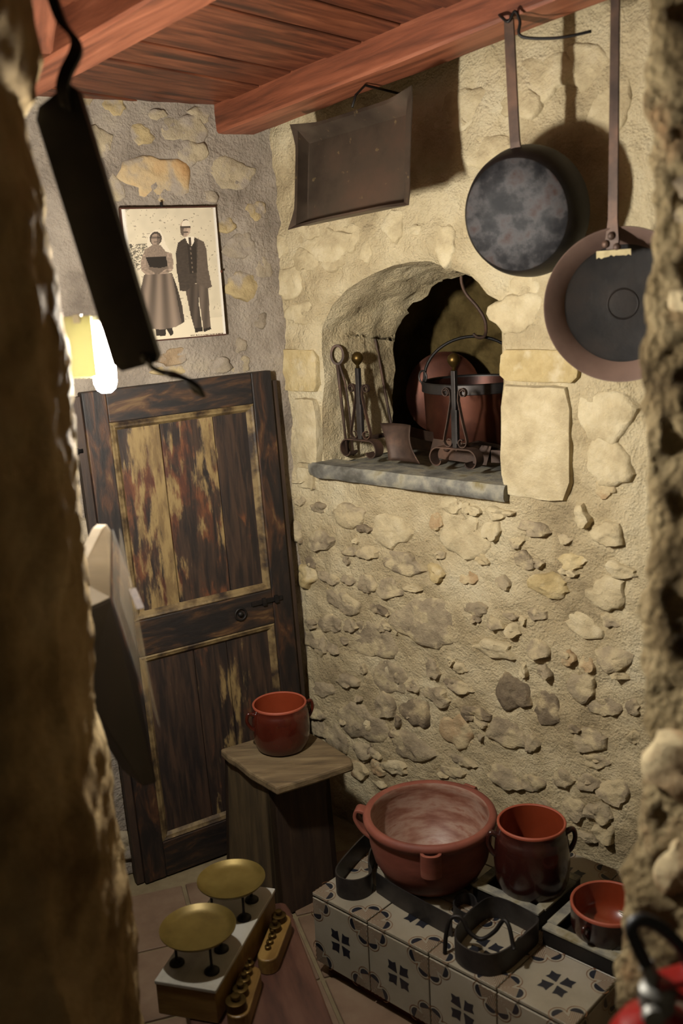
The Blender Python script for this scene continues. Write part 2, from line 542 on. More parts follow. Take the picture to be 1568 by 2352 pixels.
STONES_RIGHT = "-0.043,0.925,0.049,0.064,g;0.051,0.906,0.109,0.056,g;0.175,0.997,0.128,0.064,g;0.23,0.967,0.047,0.025,d;0.318,0.972,0.136,0.085,w;0.474,1.018,0.046,0.047,b;0.531,1.068,0.081,0.04,w;0.173,0.892,0.062,0.027,g;0.238,0.899,0.078,0.037,g;0.358,0.884,0.135,0.059,g;0.476,0.877,0.058,0.045,y;0.565,0.99,0.156,0.119,w;-0.02,0.785,0.079,0.069,y;0.075,0.797,0.085,0.036,g;0.154,0.804,0.05,0.028,g;0.228,0.803,0.061,0.062,g;0.309,0.803,0.097,0.057,g;0.392,0.818,0.056,0.02,w;0.13,0.73,0.125,0.064,g;0.263,0.734,0.074,0.031,d;0.069,0.65,0.091,0.055,g;0.153,0.66,0.05,0.036,g;0.273,0.685,0.03,0.038,g;0.32,0.687,0.03,0.034,g;0.439,0.728,0.206,0.142,g;0.213,0.627,0.188,0.117,g;-0.018,0.633,0.055,0.03,g;0.007,0.583,0.114,0.067,g;-0.025,1.018,0.044,0.028,g;0.045,1.005,0.061,0.028,g;-0.03,1.078,0.053,0.014,w;0.674,1.066,0.064,0.031,w;0.601,1.063,0.052,0.025,w;0.716,1.071,0.028,0.015,w;0.661,1.021,0.047,0.059,w;0.778,1.039,0.091,0.036,g;0.867,1.024,0.035,0.024,g;0.914,1.086,0.04,0.052,w;0.985,1.055,0.072,0.061,W;0.972,1.157,0.054,0.039,b;0.753,0.954,0.059,0.043,g;0.886,0.971,0.067,0.041,y;0.876,0.943,0.045,0.021,w;0.817,0.9,0.124,0.055,y;0.98,0.908,0.101,0.076,w;0.915,0.815,0.096,0.06,w;0.99,0.845,0.046,0.035,g;0.692,0.888,0.043,0.035,g;0.581,0.879,0.053,0.036,b;0.606,0.801,0.076,0.036,g;0.719,0.766,0.047,0.035,w;0.789,0.821,0.048,0.031,g;0.668,0.775,0.044,0.039,g;1.013,0.971,0.074,0.037,w;0.014,0.567,0.064,0.053,g;0.076,0.573,0.048,0.03,g;0.285,0.525,0.122,0.107,g;0.131,0.484,0.08,0.041,g;0.027,0.429,0.084,0.046,g;0.267,0.436,0.066,0.083,g;0.173,0.356,0.177,0.113,g;0.001,0.342,0.065,0.035,g;-0.003,0.295,0.071,0.059,g;0.065,0.28,0.098,0.078,g;0.382,0.445,0.092,0.085,d;0.373,0.526,0.054,0.028,g;0.461,0.514,0.088,0.051,g;0.449,0.595,0.052,0.051,g;0.55,0.622,0.042,0.026,w;0.364,0.335,0.136,0.083,g;0.297,0.358,0.031,0.018,d;0.525,0.427,0.101,0.099,b;0.565,0.491,0.042,0.04,d;0.227,0.279,0.05,0.034,g;0.158,0.198,0.076,0.05,b;0.233,0.229,0.055,0.045,b;0.54,0.568,0.107,0.027,g;0.541,0.343,0.089,0.024,g;0.505,0.301,0.072,0.032,g;0.181,0.269,0.075,0.053,g;0.305,0.255,0.088,0.044,w;0.66,0.7,0.126,0.043,w;0.796,0.733,0.069,0.044,g;0.876,0.723,0.036,0.04,b;0.928,0.723,0.038,0.04,b;0.709,0.59,0.091,0.1,d;0.815,0.572,0.073,0.084,d;0.909,0.653,0.081,0.069,g;0.961,0.623,0.082,0.062,g;0.693,0.471,0.127,0.068,g;0.769,0.467,0.036,0.054,g;0.809,0.676,0.038,0.038,g;0.595,0.506,0.09,0.031,d;0.929,0.52,0.091,0.057,g;0.949,0.469,0.065,0.035,g;0.687,0.346,0.106,0.052,g;0.859,0.395,0.062,0.043,g;0.93,0.408,0.059,0.042,g;1.001,0.406,0.082,0.06,g;0.997,0.751,0.092,0.06,g;1.013,0.715,0.046,0.018,g;1.044,0.639,0.039,0.036,g;1.049,0.561,0.033,0.034,g;0.927,0.259,0.057,0.023,g;0.771,0.356,0.072,0.041,g;0.746,0.661,0.025,0.042,w;0.89,0.541,0.04,0.019,d;0.977,0.29,0.058,0.049,w;0.893,0.323,0.068,0.053,g;0.96,0.337,0.065,0.052,g;0.807,0.303,0.057,0.037,g;0.075,1.791,0.085,0.047,w;0.269,1.721,0.044,0.056,w;0.536,1.725,0.072,0.085,b;0.447,1.764,0.035,0.027,g;0.018,1.567,0.106,0.065,W;0.558,2.001,0.081,0.037,w;0.371,1.78,0.073,0.068,w;0.212,1.76,0.075,0.064,w;0.147,1.702,0.083,0.055,y;0.041,1.711,0.109,0.06,y;-0.056,1.75,0.085,0.064,y;0.804,2.059,0.154,0.089,w;0.664,1.926,0.121,0.076,w;0.592,2.027,0.137,0.086,w;0.911,2.068,0.093,0.095,w;0.759,2.012,0.091,0.064,w;0.972,1.972,0.1,0.103,w;0.968,1.319,0.118,0.128,w;0.98,1.22,0.097,0.11,w;0.73,1.554,0.133,0.091,w;0.76,1.618,0.094,0.069,w;0.119,1.75,0.164,0.103,w;-0.026,1.651,0.106,0.096,w"
STONES_BACK = "-0.460,2.112,0.061,0.048,y;-0.397,2.043,0.072,0.046,y;-0.360,1.936,0.168,0.117,o;-0.270,2.058,0.119,0.078,w;-0.258,2.000,0.089,0.059,w;-0.148,1.950,0.135,0.077,w;-0.131,1.647,0.096,0.081,y;-0.068,1.695,0.054,0.051,g;-0.510,2.025,0.065,0.075,w;-0.498,1.905,0.070,0.099,w;-0.536,2.117,0.040,0.029,y;-0.345,2.094,0.047,0.027,w;-0.136,1.757,0.090,0.071,g;-0.178,1.815,0.056,0.049,y;-0.218,1.889,0.050,0.032,g;-0.158,1.485,0.053,0.039,g;-0.361,1.471,0.090,0.042,b;-0.222,2.098,0.067,0.039,w;-0.081,1.851,0.063,0.050,y;-0.085,1.550,0.044,0.039,g;-0.234,1.435,0.085,0.047,g;-0.158,1.429,0.058,0.052,w;-0.373,1.435,0.090,0.029,y"
NICHE = [(0.065, 1.13), (0.066, 1.22), (0.07, 1.296), (0.087, 1.38), (0.083, 1.468), (0.09, 1.528), (0.134, 1.587), (0.186, 1.624), (0.239, 1.647),
         (0.293, 1.665), (0.355, 1.681), (0.413, 1.687), (0.474, 1.686), (0.534, 1.664), (0.592, 1.65), (0.619, 1.628), (0.643, 1.6), (0.675, 1.585),
         (0.692, 1.573), (0.685, 1.526), (0.686, 1.457), (0.689, 1.388), (0.681, 1.336), (0.679, 1.26), (0.683, 1.196), (0.682, 1.13)]


def inside(poly, x, y):
    c = False
    n = len(poly)
    for i in range(n):
        x1, y1 = poly[i]
        x2, y2 = poly[i - 1]
        if (y1 > y) != (y2 > y) and x < (x2 - x1) * (y - y1) / (y2 - y1) + x1:
            c = not c
    return c


def nearest(poly, x, y):
    best = (1e9, 0, 0)
    n = len(poly)
    for i in range(n):
        ax, ay = poly[i]
        bx, by = poly[(i + 1) % n]
        dx, dy = bx - ax, by - ay
        t = max(0, min(1, ((x - ax) * dx + (y - ay) * dy) / (dx * dx + dy * dy + 1e-12)))
        px, py = ax + dx * t, ay + dy * t
        d = math.hypot(px - x, py - y)
        if d < best[0]:
            best = (d, px, py)
    return best


def wall_sheet(name, mat, x0, x1, z0, z1, step, amp, seed, hole=None, M=None, zoff=0.0, extra=None):
    nx = int(round((x1 - x0) / step))
    nz = int(round((z1 - z0) / step))
    V, Fc = [], []
    dele = set()
    P = {}
    for j in range(nz + 1):
        for i in range(nx + 1):
            P[(i, j)] = (x0 + (x1 - x0) * i / nx, z0 + (z1 - z0) * j / nz)
    keep = []
    touched = set()
    for j in range(nz):
        for i in range(nx):
            cx = P[(i, j)][0] + step / 2
            cz = P[(i, j)][1] + step / 2
            if hole and inside(hole, cx, cz):
                touched |= {(i, j), (i + 1, j), (i, j + 1), (i + 1, j + 1)}
            else:
                keep.append((i, j))
    idx = {}

    def vid(k):
        if k in idx:
            return idx[k]
        x, z = P[k]
        dd = 1.0
        if hole:
            if x > -0.1 and x < 0.9 and z > 1.0 and z < 1.85:
                d, px, pz = nearest(hole, x, z)
                if k in touched:
                    x, z, d = px, pz, 0.0
                dd = min(1.0, d / 0.035)
        n1 = fbm(x * 4.5 + seed, z * 4.5, seed * 0.37, 4)
        n2 = fbm(x * 22 + seed, z * 22, seed, 3)
        y = -amp * (0.9 * n1 + 0.42 * n2) * (0.25 + 0.75 * dd) + 0.014 * (1 - dd) ** 2
        if extra:
            y += extra(x, z)
        idx[k] = len(V)
        V.append((x, y + zoff, z))
        return idx[k]
    for (i, j) in keep:
        Fc.append((vid((i, j)), vid((i + 1, j)), vid((i + 1, j + 1)), vid((i, j + 1))))
    g = G()
    g.v, g.f, g.mi = V, Fc, [0] * len(Fc)
    o = g.build(name, mat, None, smooth=True)
    o.matrix_world = M
    return struct(o)


wall_right = wall_sheet('wall_right', M_plaster, -0.16, 1.75, 0.0, 2.36, 0.008, 0.014, 3.3, NICHE, MW)
wall_back = wall_sheet('wall_back', M_backpl, -1.0, 0.16, 0.0, 2.3, 0.011, 0.011, 8.1, None, MB)

TONE_P = {'g': 0.011, 'w': 0.012, 'y': 0.014, 'b': 0.011, 'd': 0.009, 'o': 0.008, 'W': 0.028}


def add_stone(parent, x, z, w, h, tone, rg, prot=None, rect=False, yoff=0.0, mats=None, auto=45):
    n = 22
    p = prot if prot is not None else TONE_P[tone] * rg.uniform(0.75, 1.4)
    p = max(p, 0.006)
    w2, h2 = w * 0.53, h * 0.53
    ph = [rg.uniform(0, 6.28) for _ in range(4)]
    sd = rg.uniform(0, 90)
    rad = []
    for i in range(n):
        a = 2 * PI * i / n
        k = 1 + 0.12 * math.sin(2 * a + ph[0]) + 0.10 * math.sin(3 * a + ph[1]) + 0.07 * math.sin(5 * a + ph[2]) + 0.05 * math.sin(8 * a + ph[3]) + rg.uniform(-0.06, 0.06)
        if rect:
            k = 1.0 / max(abs(math.cos(a)), abs(math.sin(a))) ** 0.93 * rg.uniform(0.97, 1.0)
        rad.append((math.cos(a) * w2 * k, math.sin(a) * h2 * k))
    V, Fc = [], []
    tx, tz = rg.uniform(-0.1, 0.5), rg.uniform(-0.7, 0.1)            # face tilted: prouder at its lower, right edge
    rings = [(1.10, 0.012, 0), (1.02, -0.02 * p, 0.5), (0.97, -0.55 * p, 0.8), (0.90, -0.85 * p, 1), (0.74, -0.98 * p, 1), (0.52, -1.0 * p, 1), (0.26, -1.03 * p, 1)]
    if rect:
        rings = [(1.01, 0.015, 0), (0.995, -0.45 * p, 0.3), (0.975, -0.90 * p, 1), (0.9, -1.0 * p, 1), (0.7, -1.0 * p, 1), (0.5, -1.0 * p, 1), (0.25, -1.02 * p, 1)]
        tx, tz = tx * 0.2, tz * 0.2
    rough = 0.75 if not rect else 0.35
    for (s, y, k) in rings:
        for (rx, rz) in rad:
            X, Z = rx * s, rz * s
            nn = (noise.noise(Vector((X * 30 + sd, Z * 30, sd))) + 0.6 * noise.noise(Vector((X * 80 + sd, Z * 80, sd)))) * rough * min(p, 0.012) * k
            V.append((X, y + nn - k * p * (tx * X / w2 - tz * -Z / h2) * 0.7, Z))
    V.append((0, -1.03 * p, 0))
    for q in range(len(rings) - 1):
        for i in range(n):
            j = (i + 1) % n
            Fc.append((q * n + i, q * n + j, (q + 1) * n + j, (q + 1) * n + i))
    q = len(rings) - 1
    for i in range(n):
        Fc.append((q * n + i, q * n + (i + 1) % n, len(V) - 1))
    g = G()
    g.v, g.f, g.mi = V, Fc, [0] * len(Fc)
    o = g.build('stone', (mats or STONE)['w' if tone == 'W' else tone], parent, smooth=True, auto=auto)
    o.location = (x, yoff, z)
    return o


rg = random.Random(5)
for it in STONES_RIGHT.split(';'):
    x, z, w, h, t = it.split(',')
    x, z, w, h = float(x), float(z), float(w), float(h)
    soft = z > 1.45
    if soft:
        t = 'w'
    yo = -0.014 * 0.9 * fbm(x * 4.5 + 3.3, z * 4.5, 3.3 * 0.37, 4) + 0.002
    add_stone(wall_right, x, z, w, h, t, rg, prot=(0.006 * rg.uniform(0.7, 1.2) if soft else (0.008 if z > 1.12 else None)), yoff=yo)
for i in range(40):                                   # small stones packed between the big ones
    x, z = rg.uniform(-0.05, 1.15), rg.uniform(0.12, 1.08)
    yo = -0.014 * 0.9 * fbm(x * 4.5 + 3.3, z * 4.5, 3.3 * 0.37, 4) + 0.002
    add_stone(wall_right, x, z, rg.uniform(0.018, 0.045), rg.uniform(0.014, 0.032), rg.choice('gggwd'), rg, prot=rg.uniform(0.008, 0.014), yoff=yo)
# dressed blocks round the oven mouth
for (x0, x1, z0, z1, t, p) in ((0.695, 0.885, 1.115, 1.385, 'w', 0.016), (0.692, 0.905, 1.395, 1.47, 'y', 0.012), (-0.025, 0.064, 1.135, 1.325, 'w', 0.012),
                               (-0.10, 0.076, 1.345, 1.465, 'y', 0.010), (-0.03, 0.036, 1.06, 1.12, 'w', 0.008)):
    add_stone(wall_right, (x0 + x1) / 2, (z0 + z1) / 2, (x1 - x0) * 0.97, (z1 - z0) * 0.97, t, rg, prot=p, rect=True)
rg2 = random.Random(11)
for it in STONES_BACK.split(';'):
    x, z, w, h, t = it.split(',')
    x, z = float(x), float(z)
    yo = -0.011 * 0.9 * fbm(x * 4.5 + 8.1, z * 4.5, 8.1 * 0.37, 4) + 0.003
    add_stone(wall_back, x, z, float(w), float(h), t, rg2, prot=0.005 * rg2.uniform(0.7, 1.3), yoff=yo, mats=STONEB, auto=60)
# a few rubble stones low down beside the door
for i in range(26):
    x = rg2.uniform(-0.98, -0.53)
    z = rg2.uniform(0.02, 1.2)
    add_stone(wall_back, x, z, rg2.uniform(0.05, 0.13), rg2.uniform(0.04, 0.09), rg2.choice('ggdw'), rg2, prot=0.014 * rg2.uniform(0.7, 1.5), mats=STONEB)

# oven mouth: arch tunnel through the wall thickness, then the wider chamber
g = G()
nd, T1 = 26, 0.27
mm = len(NICHE)
fine = []
for i in range(mm - 1):
    (xa, za), (xb, zb) = NICHE[i], NICHE[i + 1]
    kk = max(1, int(math.hypot(xb - xa, zb - za) / 0.014))
    for q in range(kk):
        fine.append((xa + (xb - xa) * q / kk, za + (zb - za) * q / kk))
fine.append(NICHE[-1])
m2 = len(fine)
for j in range(nd + 1):
    t = T1 * j / nd
    u = j / nd
    for i, (x, z) in enumerate(fine):
        cx, cz = 0.38, 1.36
        xn = x + (0.035 * u if x < 0.3 else 0) * (1 if z < 1.6 else 0.4) + (0.05 * u if x > 0.5 else 0)
        zn = z - (0.0 if z < 1.5 else 0.03 * u * (1 if x > 0.25 else 1.6))
        nn = 0.013 * fbm(x * 14 + t * 9, z * 14, t * 14 + 4, 4) * min(1, u * 5)
        dx, dz = cx - xn, cz - zn
        ln = math.hypot(dx, dz)
        g.v.append((xn + dx / ln * nn, t + 0.013, zn + dz / ln * nn))
for j in range(nd):
    for i in range(m2 - 1):
        a0 = j * m2 + i
        g.f.append((a0, a0 + m2, a0 + m2 + 1, a0 + 1))
        g.mi.append(0)
g.build('oven_arch', M_plaster, wall_right, smooth=True)
g = G()
# chamber: rough vault behind the arch
nu, nv = 48, 30
for j in range(nv + 1):
    v = j / nv
    for i in range(nu + 1):
        a = PI * i / nu
        if v <= 0.75:
            t = 0.26 + 0.40 * v / 0.75
            rr = 1.0
        else:
            t = 0.66
            rr = 1.0 - (v - 0.75) / 0.25
        x = 0.36 - 0.47 * math.cos(a) * rr
        hgt = 0.62 * math.sin(a) ** 0.55
        z = 1.125 + hgt * rr
        nn = 0.02 * fbm(x * 7, t * 7, z * 7, 4)
        g.v.append((x + nn, t + nn, z + nn * (1 if 0 < i < nu else 0)))
for j in range(nv):
    for i in range(nu):
        a0 = j * (nu + 1) + i
        g.f.append((a0, a0 + 1, a0 + nu + 2, a0 + nu + 1))
        g.mi.append(0)
g.build('oven_chamber', M_oven, wall_right, smooth=True)
g = G()
g.box((0.36, 0.40, 1.113), (1.1, 0.70, 0.029))
g.build('oven_floor', M_slate, wall_right)

# slate sill
g = G()
ns = 40
prof = [(-0.028, 1.102), (-0.034, 1.112), (-0.033, 1.132), (-0.026, 1.142), (0.05, 1.1435), (0.05, 1.10)]
for i in range(ns + 1):
    x = 0.026 + (0.715 - 0.026) * i / ns
    for (y, z) in prof:
        k = fbm(x * 18, z * 30, 2.0, 3) * 0.0022
        cham = 0.02 * max(0, 1 - i / 3.0)
        g.v.append((x, y + k + cham * (1 if y < 0 else 0), z + k * 0.5))
for i in range(ns):
    for j in range(6):
        j2 = (j + 1) % 6
        g.f.append((i * 6 + j, i * 6 + j2, (i + 1) * 6 + j2, (i + 1) * 6 + j))
        g.mi.append(0)
g.f += [tuple(range(5, -1, -1)), tuple(ns * 6 + q for q in range(6))]
g.mi += [0, 0]
sill = g.build('trim_1', M_slate, None, smooth=True, auto=50)
sill.matrix_world = MW
struct(sill)

# ------------------------------------------------------------------ floor
g = G()
g.box((0.2, 1.7, -0.03), (3.2, 3.4, 0.05))
floor = struct(g.build('floor', M_grout))
TILE = 0.262
me_t = None
for i in range(-4, 6):
    for j in range(0, 9):
        u = 0.238 + i * TILE
        v = 2.585 - j * TILE
        cx, cy = u + TILE / 2, v - TILE / 2
        X = 0.9588 * cx - 0.2839 * cy
        Y = 0.2839 * cx + 0.9588 * cy
        if Y < 0.9 or Y > 2.95 or X < -1.0 or X > 0.9:
            continue
        if me_t is None:
            gg = G()
            gg.box((0, 0, -0.004), (TILE - 0.011, TILE - 0.011, 0.012))
            o = gg.build('floor_tile', M_floor, floor, bevel=0.002)
            me_t = o.data
        else:
            o = bpy.data.objects.new('floor_tile', me_t)
            COL.objects.link(o)
            o.parent = floor
            b = o.modifiers.new('bevel', 'BEVEL')
            b.width = 0.002
        o.location = (X, Y, random.Random(i * 31 + j).uniform(-0.0008, 0.0012))
        o.rotation_euler = (0, 0, 0.2879)

# ------------------------------------------------------------------ ceiling
cex = (AX + Vector((0, 0, 0.1105))).normalized()
cey = (BX + Vector((0, 0, -0.0318)))
cey = (cey - cex * cey.dot(cex)).normalized()
cez = cex.cross(cey)
MC = frame(CORNER + Vector((0, 0, 2.128)), cex, cey, cez)
g = G()
g.box((0.75, -0.75, 0.045), (2.7, 2.0, 0.03))
ceil = struct(g.build('ceiling', M_plankdark))
ceil.matrix_world = MC
pw = 0.118
for i in range(-5, 16):
    x = 0.02 + i * pw
    g = G()
    g.box((0, 0, 0), (pw - 0.004, 1.85, 0.02))
    o = g.build('plank', M_plank, ceil, bevel=0.003)
    o.location = (x, -0.72, 0.011 + 0.002 * ((i * 7) % 3 - 1))


def beam(label, x0, x1, y0, y1, h, mat, M=MC, name='ceiling_beam', rot=0.0, seed=1):
    """hewn beam: long box cut into slices whose edges wander a little"""
    g = G()
    n = max(2, int((x1 - x0) / 0.04))
    cr = 0.006
    for i in range(n + 1):
        x = x0 + (x1 - x0) * i / n
        w = 0.003 * fbm(x * 5, seed, 0.3, 3)
        w2 = 0.003 * fbm(x * 5, seed + 9, 0.3, 3)
        ya, yb, zb = y0 + w, y1 + w2, -h + w
        for (y, z) in ((ya, 0.004), (ya, zb + cr), (ya + cr, zb), (yb - cr, zb), (yb, zb + cr), (yb, 0.004)):
            g.v.append((x, y, z))
    for i in range(n):
        for j in range(6):
            j2 = (j + 1) % 6
            g.f.append((i * 6 + j, (i + 1) * 6 + j, (i + 1) * 6 + j2, i * 6 + j2))
            g.mi.append(0)
    g.f += [tuple(range(6)), tuple(n * 6 + q for q in range(5, -1, -1))]
    g.mi += [0, 0]
    o = g.build(name, mat, None, smooth=True, auto=30)
    o.matrix_world = M
    return tag(o, label, 'beam', 'ceiling beams')


beam('long red-stained ceiling beam running over the oven wall', -0.105, 1.55, -0.157, -0.045, 0.07, M_beam, seed=2)
beam('bright red ceiling beam at left, above the hanging iron pan', -0.16, 1.5, -0.845, -0.738, 0.07, M_beam, seed=5)
MJ = MC @ Matrix.Translation((0.248, -0.860, 0)) @ Matrix.Rotation(math.atan2(-0.12, 0.221), 4, 'Z')
beam('short red joist at top left butting against the left ceiling beam', -0.02, 0.9, -0.075, 0.0, 0.07, M_beam, MJ, seed=7)

# ------------------------------------------------------------------ rough walls either side of the doorway we look through
def rough_path(name, path, z0, z1, mat, step, amp, seed, shift=None):
    """vertical rubble wall following a plan path; shift(z) moves it sideways"""
    L = [0]
    for i in range(1, len(path)):
        L.append(L[-1] + math.hypot(path[i][0] - path[i - 1][0], path[i][1] - path[i - 1][1]))
    nu = int(L[-1] / step)
    nz = int((z1 - z0) / step)
    g = G()
    for i in range(nu + 1):
        l = L[-1] * i / nu
        k = 1
        while k < len(path) - 1 and L[k] < l:
            k += 1
        f = (l - L[k - 1]) / (L[k] - L[k - 1])
        x = path[k - 1][0] + (path[k][0] - path[k - 1][0]) * f
        y = path[k - 1][1] + (path[k][1] - path[k - 1][1]) * f
        for j in range(nz + 1):
            z = z0 + (z1 - z0) * j / nz
            sx, sy = shift(z) if shift else (0, 0)
            n1 = fbm(x * 6 + seed, y * 6, z * 6, 4)
            n2 = 1.5 * fbm(x * 26 + seed, y * 26, z * 26, 4)
            n3 = fbm(x * 6 + seed + 40, y * 6, z * 6, 4)
            n4 = 1.5 * fbm(x * 26 + seed + 40, y * 26, z * 26, 4)
            g.v.append((x + sx + amp * (0.8 * n1 + 0.35 * n2), y + sy + amp * (0.8 * n3 + 0.35 * n4), z))
    for i in range(nu):
        for j in range(nz):
            a0 = i * (nz + 1) + j
            g.f.append((a0, a0 + nz + 1, a0 + nz + 2, a0 + 1))
            g.mi.append(0)
    return struct(g.build(name, mat, None, smooth=True))


def interp(tab, z):
    if z <= tab[0][0]:
        return tab[0][1]
    for i in range(1, len(tab)):
        if z <= tab[i][0]:
            f = (z - tab[i - 1][0]) / (tab[i][0] - tab[i - 1][0])
            return tab[i - 1][1] + (tab[i][1] - tab[i - 1][1]) * f
    return tab[-1][1]


LEFT_EDGE = [(0.0, -0.33699999999999997), (0.482, -0.367), (0.769, -0.361), (0.971, -0.366), (1.057, -0.38), (1.127, -0.379), (1.275, -0.371), (1.455, -0.364), (1.607, -0.366), (1.741, -0.365), (1.809, -0.372), (1.881, -0.383), (1.902, -0.364), (1.949, -0.354), (2.023, -0.364), (2.45, -0.384)]
wall_front_left = rough_path('wall_front_left', [(-1.25, 0.95), (-0.45, 1.00), (-0.375, 1.05), (-0.335, 1.15), (-0.345, 1.28), (-0.3705, 1.415), (-0.392, 1.45), (-0.49, 1.46)],
                             0.0, 2.45, M_pillarL, 0.010, 0.012, 21.0, lambda z: (interp(LEFT_EDGE, z) + 0.366, 0))
wall_left = rough_path('wall_left', [(-0.43, 1.43), (-0.475, 1.62), (-0.60, 2.08), (-0.80, 2.72)], 0.0, 2.3, M_backpl, 0.014, 0.010, 33.0, lambda z: (-0.03, 0))
RIGHT_EDGE = [(0.0, 0.290), (0.69, 0.324), (0.83, 0.334), (0.91, 0.347), (0.97, 0.350), (1.05, 0.372), (1.16, 0.380), (1.49, 0.398), (1.82, 0.419), (1.98, 0.427), (2.4, 0.45)]
wall_front_right = rough_path('wall_front_right', [(0.78, 1.75), (0.52, 1.42), (0.405, 1.31), (0.400, 1.285), (0.412, 1.26), (0.50, 1.18), (0.70, 1.02), (1.1, 0.8)],
                              0.0, 2.45, M_pillar, 0.008, 0.019, 55.0, lambda z: (interp(RIGHT_EDGE, z) - 0.396, (z - 1.489) * 0.23 if z < 2.1 else 0.14))
# rubble stones set in the right-hand jamb
rg3 = random.Random(3)
for i in range(40):
    f = rg3.uniform(0.03, 0.85)
    z = rg3.uniform(0.5, 2.05)
    px, py = 0.425 + 0.30 * f, 1.255 - 0.26 * f
    sx, sy = interp(RIGHT_EDGE, z) - 0.396, (z - 1.489) * 0.23
    o = add_stone(wall_front_right, 0, 0, rg3.uniform(0.04, 0.12), rg3.uniform(0.03, 0.09), rg3.choice('gddb'), rg3, prot=0.02)
    o.location = (px + sx, py + sy, z)
    o.rotation_euler = (0, 0, -0.72)
# ------------------------------------------------------------------ wall lamp (the light of the room)
def translucent(name, col):
    m = bpy.data.materials.new(name)
    m.use_nodes = True
    nt = m.node_tree
    nt.nodes.remove(nt.nodes['Principled BSDF'])
    d = nt.nodes.new('ShaderNodeBsdfDiffuse')
    t = nt.nodes.new('ShaderNodeBsdfTranslucent')
    x = nt.nodes.new('ShaderNodeMixShader')
    x.inputs[0].default_value = 0.2
    for n in (d, t):
        n.inputs[0].default_value = lin(col)
    nt.links.new(d.outputs[0], x.inputs[1])
    nt.links.new(t.outputs[0], x.inputs[2])
    nt.links.new(x.outputs[0], nt.nodes['Material Output'].inputs[0])
    return m


M_frost = translucent('frosted_lamp_glass', (140, 138, 108))
M_bulb = emat('lit_bulb', LAMP_COLOR, LAMP_STRENGTH)
lamp = thing('wall_lamp', 'lit wall lamp with frosted glass plate behind the hanging iron pan', 'lamp', TR(-0.505, 1.66, 1.45))
# local origin on the left wall
g = G()
g.lathe([(0, 0.041), (0.008, 0.041), (0.014, 0.046), (0.0175, 0.056), (0.0185, 0.075), (0.0185, 0.135), (0.016, 0.146), (0, 0.15)], 28, TR(0.128, 0, 0))
g.build('bulb', M_bulb, lamp, smooth=True)
g = G()
g.box((0.098, -0.022, 0.117), (0.046, 0.004, 0.098))
g.build('glass_plate', M_frost, lamp, bevel=0.001)
g = G()
g.box((0.128, 0, 0.152), (0.02, 0.02, 0.012)).box((0.06, 0, 0.16), (0.15, 0.014, 0.008)).box((0.098, -0.018, 0.162), (0.012, 0.016, 0.014))
g.build('holder', M_chrome, lamp, bevel=0.001)
g = G()
g.box((-0.008, 0, 0.12), (0.02, 0.07, 0.13))
g.build('wall_plate', M_glasspl, lamp, bevel=0.003)

# ------------------------------------------------------------------ leaning door
dex, dez = Vector((0.862, 0.508, 0)), Vector((-0.013, 0.022, 1.0)).normalized()
dez = (dez - dex * dez.dot(dex)).normalized()
dey = dez.cross(dex)
DO = Vector((-0.592, 2.568, 0.0))
door = thing('old_door', 'tall old panelled door with peeling brown and cream paint leaning on the back wall', 'door',
             frame(DO, dex, dey, dez) @ Matrix.Rotation(math.radians(-0.9), 4, 'Y'))
# local: x right, y into the wall, z up; face at y = 0
W_, H_ = 0.528, 1.405
FR = ((0.0, 0.034), (0.462, 0.528))


def dbox(name, x0, x1, z0, z1, y0, y1, mat, bev=0.002, par=None):
    g = G()
    g.box(((x0 + x1) / 2, (y0 + y1) / 2, (z0 + z1) / 2), (x1 - x0, y1 - y0, z1 - z0))
    return g.build(name, mat, par or door, bevel=bev)


dbox('stile', -0.024, 0.040, 0.0, H_, 0.0, 0.032, M_doorframe, 0.003)
dbox('stile', 0.460, 0.523, 0.0, H_, 0.0, 0.032, M_doorframe, 0.003)
dbox('edge_rebate', 0.523, 0.546, 0.0, H_ - 0.03, 0.014, 0.034, M_wooddk, 0.002)
dbox('edge_rebate', -0.046, -0.024, 0.0, H_ - 0.01, 0.012, 0.034, M_wooddk, 0.002)
dbox('rail', 0.040, 0.460, 1.318, H_, 0.0005, 0.031, M_doorrail, 0.003)
dbox('rail', 0.040, 0.460, 0.668, 0.772, 0.0005, 0.031, M_doorrail, 0.003)
dbox('rail', 0.040, 0.460, 0.0, 0.108, 0.0005, 0.031, M_doorrail, 0.003)
for (xa, xb, mt) in ((0.035, 0.1785, M_panelL), (0.1815, 0.3355, M_panelM), (0.3375, 0.465, M_panelR)):
    dbox('plank', xa, xb, 0.765, 1.325, 0.013, 0.024, mt, 0.001)
for (xa, xb, mt) in ((0.035, 0.2015, M_panelLow), (0.2045, 0.304, M_panelLow), (0.3065, 0.465, M_panelLow)):
    dbox('plank', xa, xb, 0.10, 0.675, 0.013, 0.024, mt, 0.001)
for (z0, z1) in ((0.772, 1.318), (0.108, 0.668)):
    for nm, pts in (('moulding', [(0.040, z1), (0.460, z1)]), ('moulding', [(0.040, z0), (0.460, z0)]), ('moulding', [(0.040, z0), (0.040, z1)]), ('moulding', [(0.460, z0), (0.460, z1)])):
        g = G()
        (xa, za), (xb, zb) = pts
        hor = za == zb
        inx, inz = ((0, 0, 1 if za == z0 else -1) if hor else (1 if xa == 0.040 else -1, 0, 0)), None
        sec = [(0, 0.004), (0.004, 0.0005), (0.009, 0.003), (0.014, 0.004), (0.019, 0.010), (0.022, 0.0135), (0, 0.0135)]
        for (px, pz, end) in ((xa, za, 0), (xb, zb, 1)):
            for (q, y) in sec:
                mit = q if end == 0 else -q
                g.v.append((px + inx[0] * q + (mit if hor else 0), y, pz + inx[2] * q + (0 if hor else mit)))
        k = len(sec)
        for j in range(k):
            g.f.append((j, (j + 1) % k, k + (j + 1) % k, k + j))
            g.mi.append(0)
        g.build(nm, M_mould, door)
g = G()
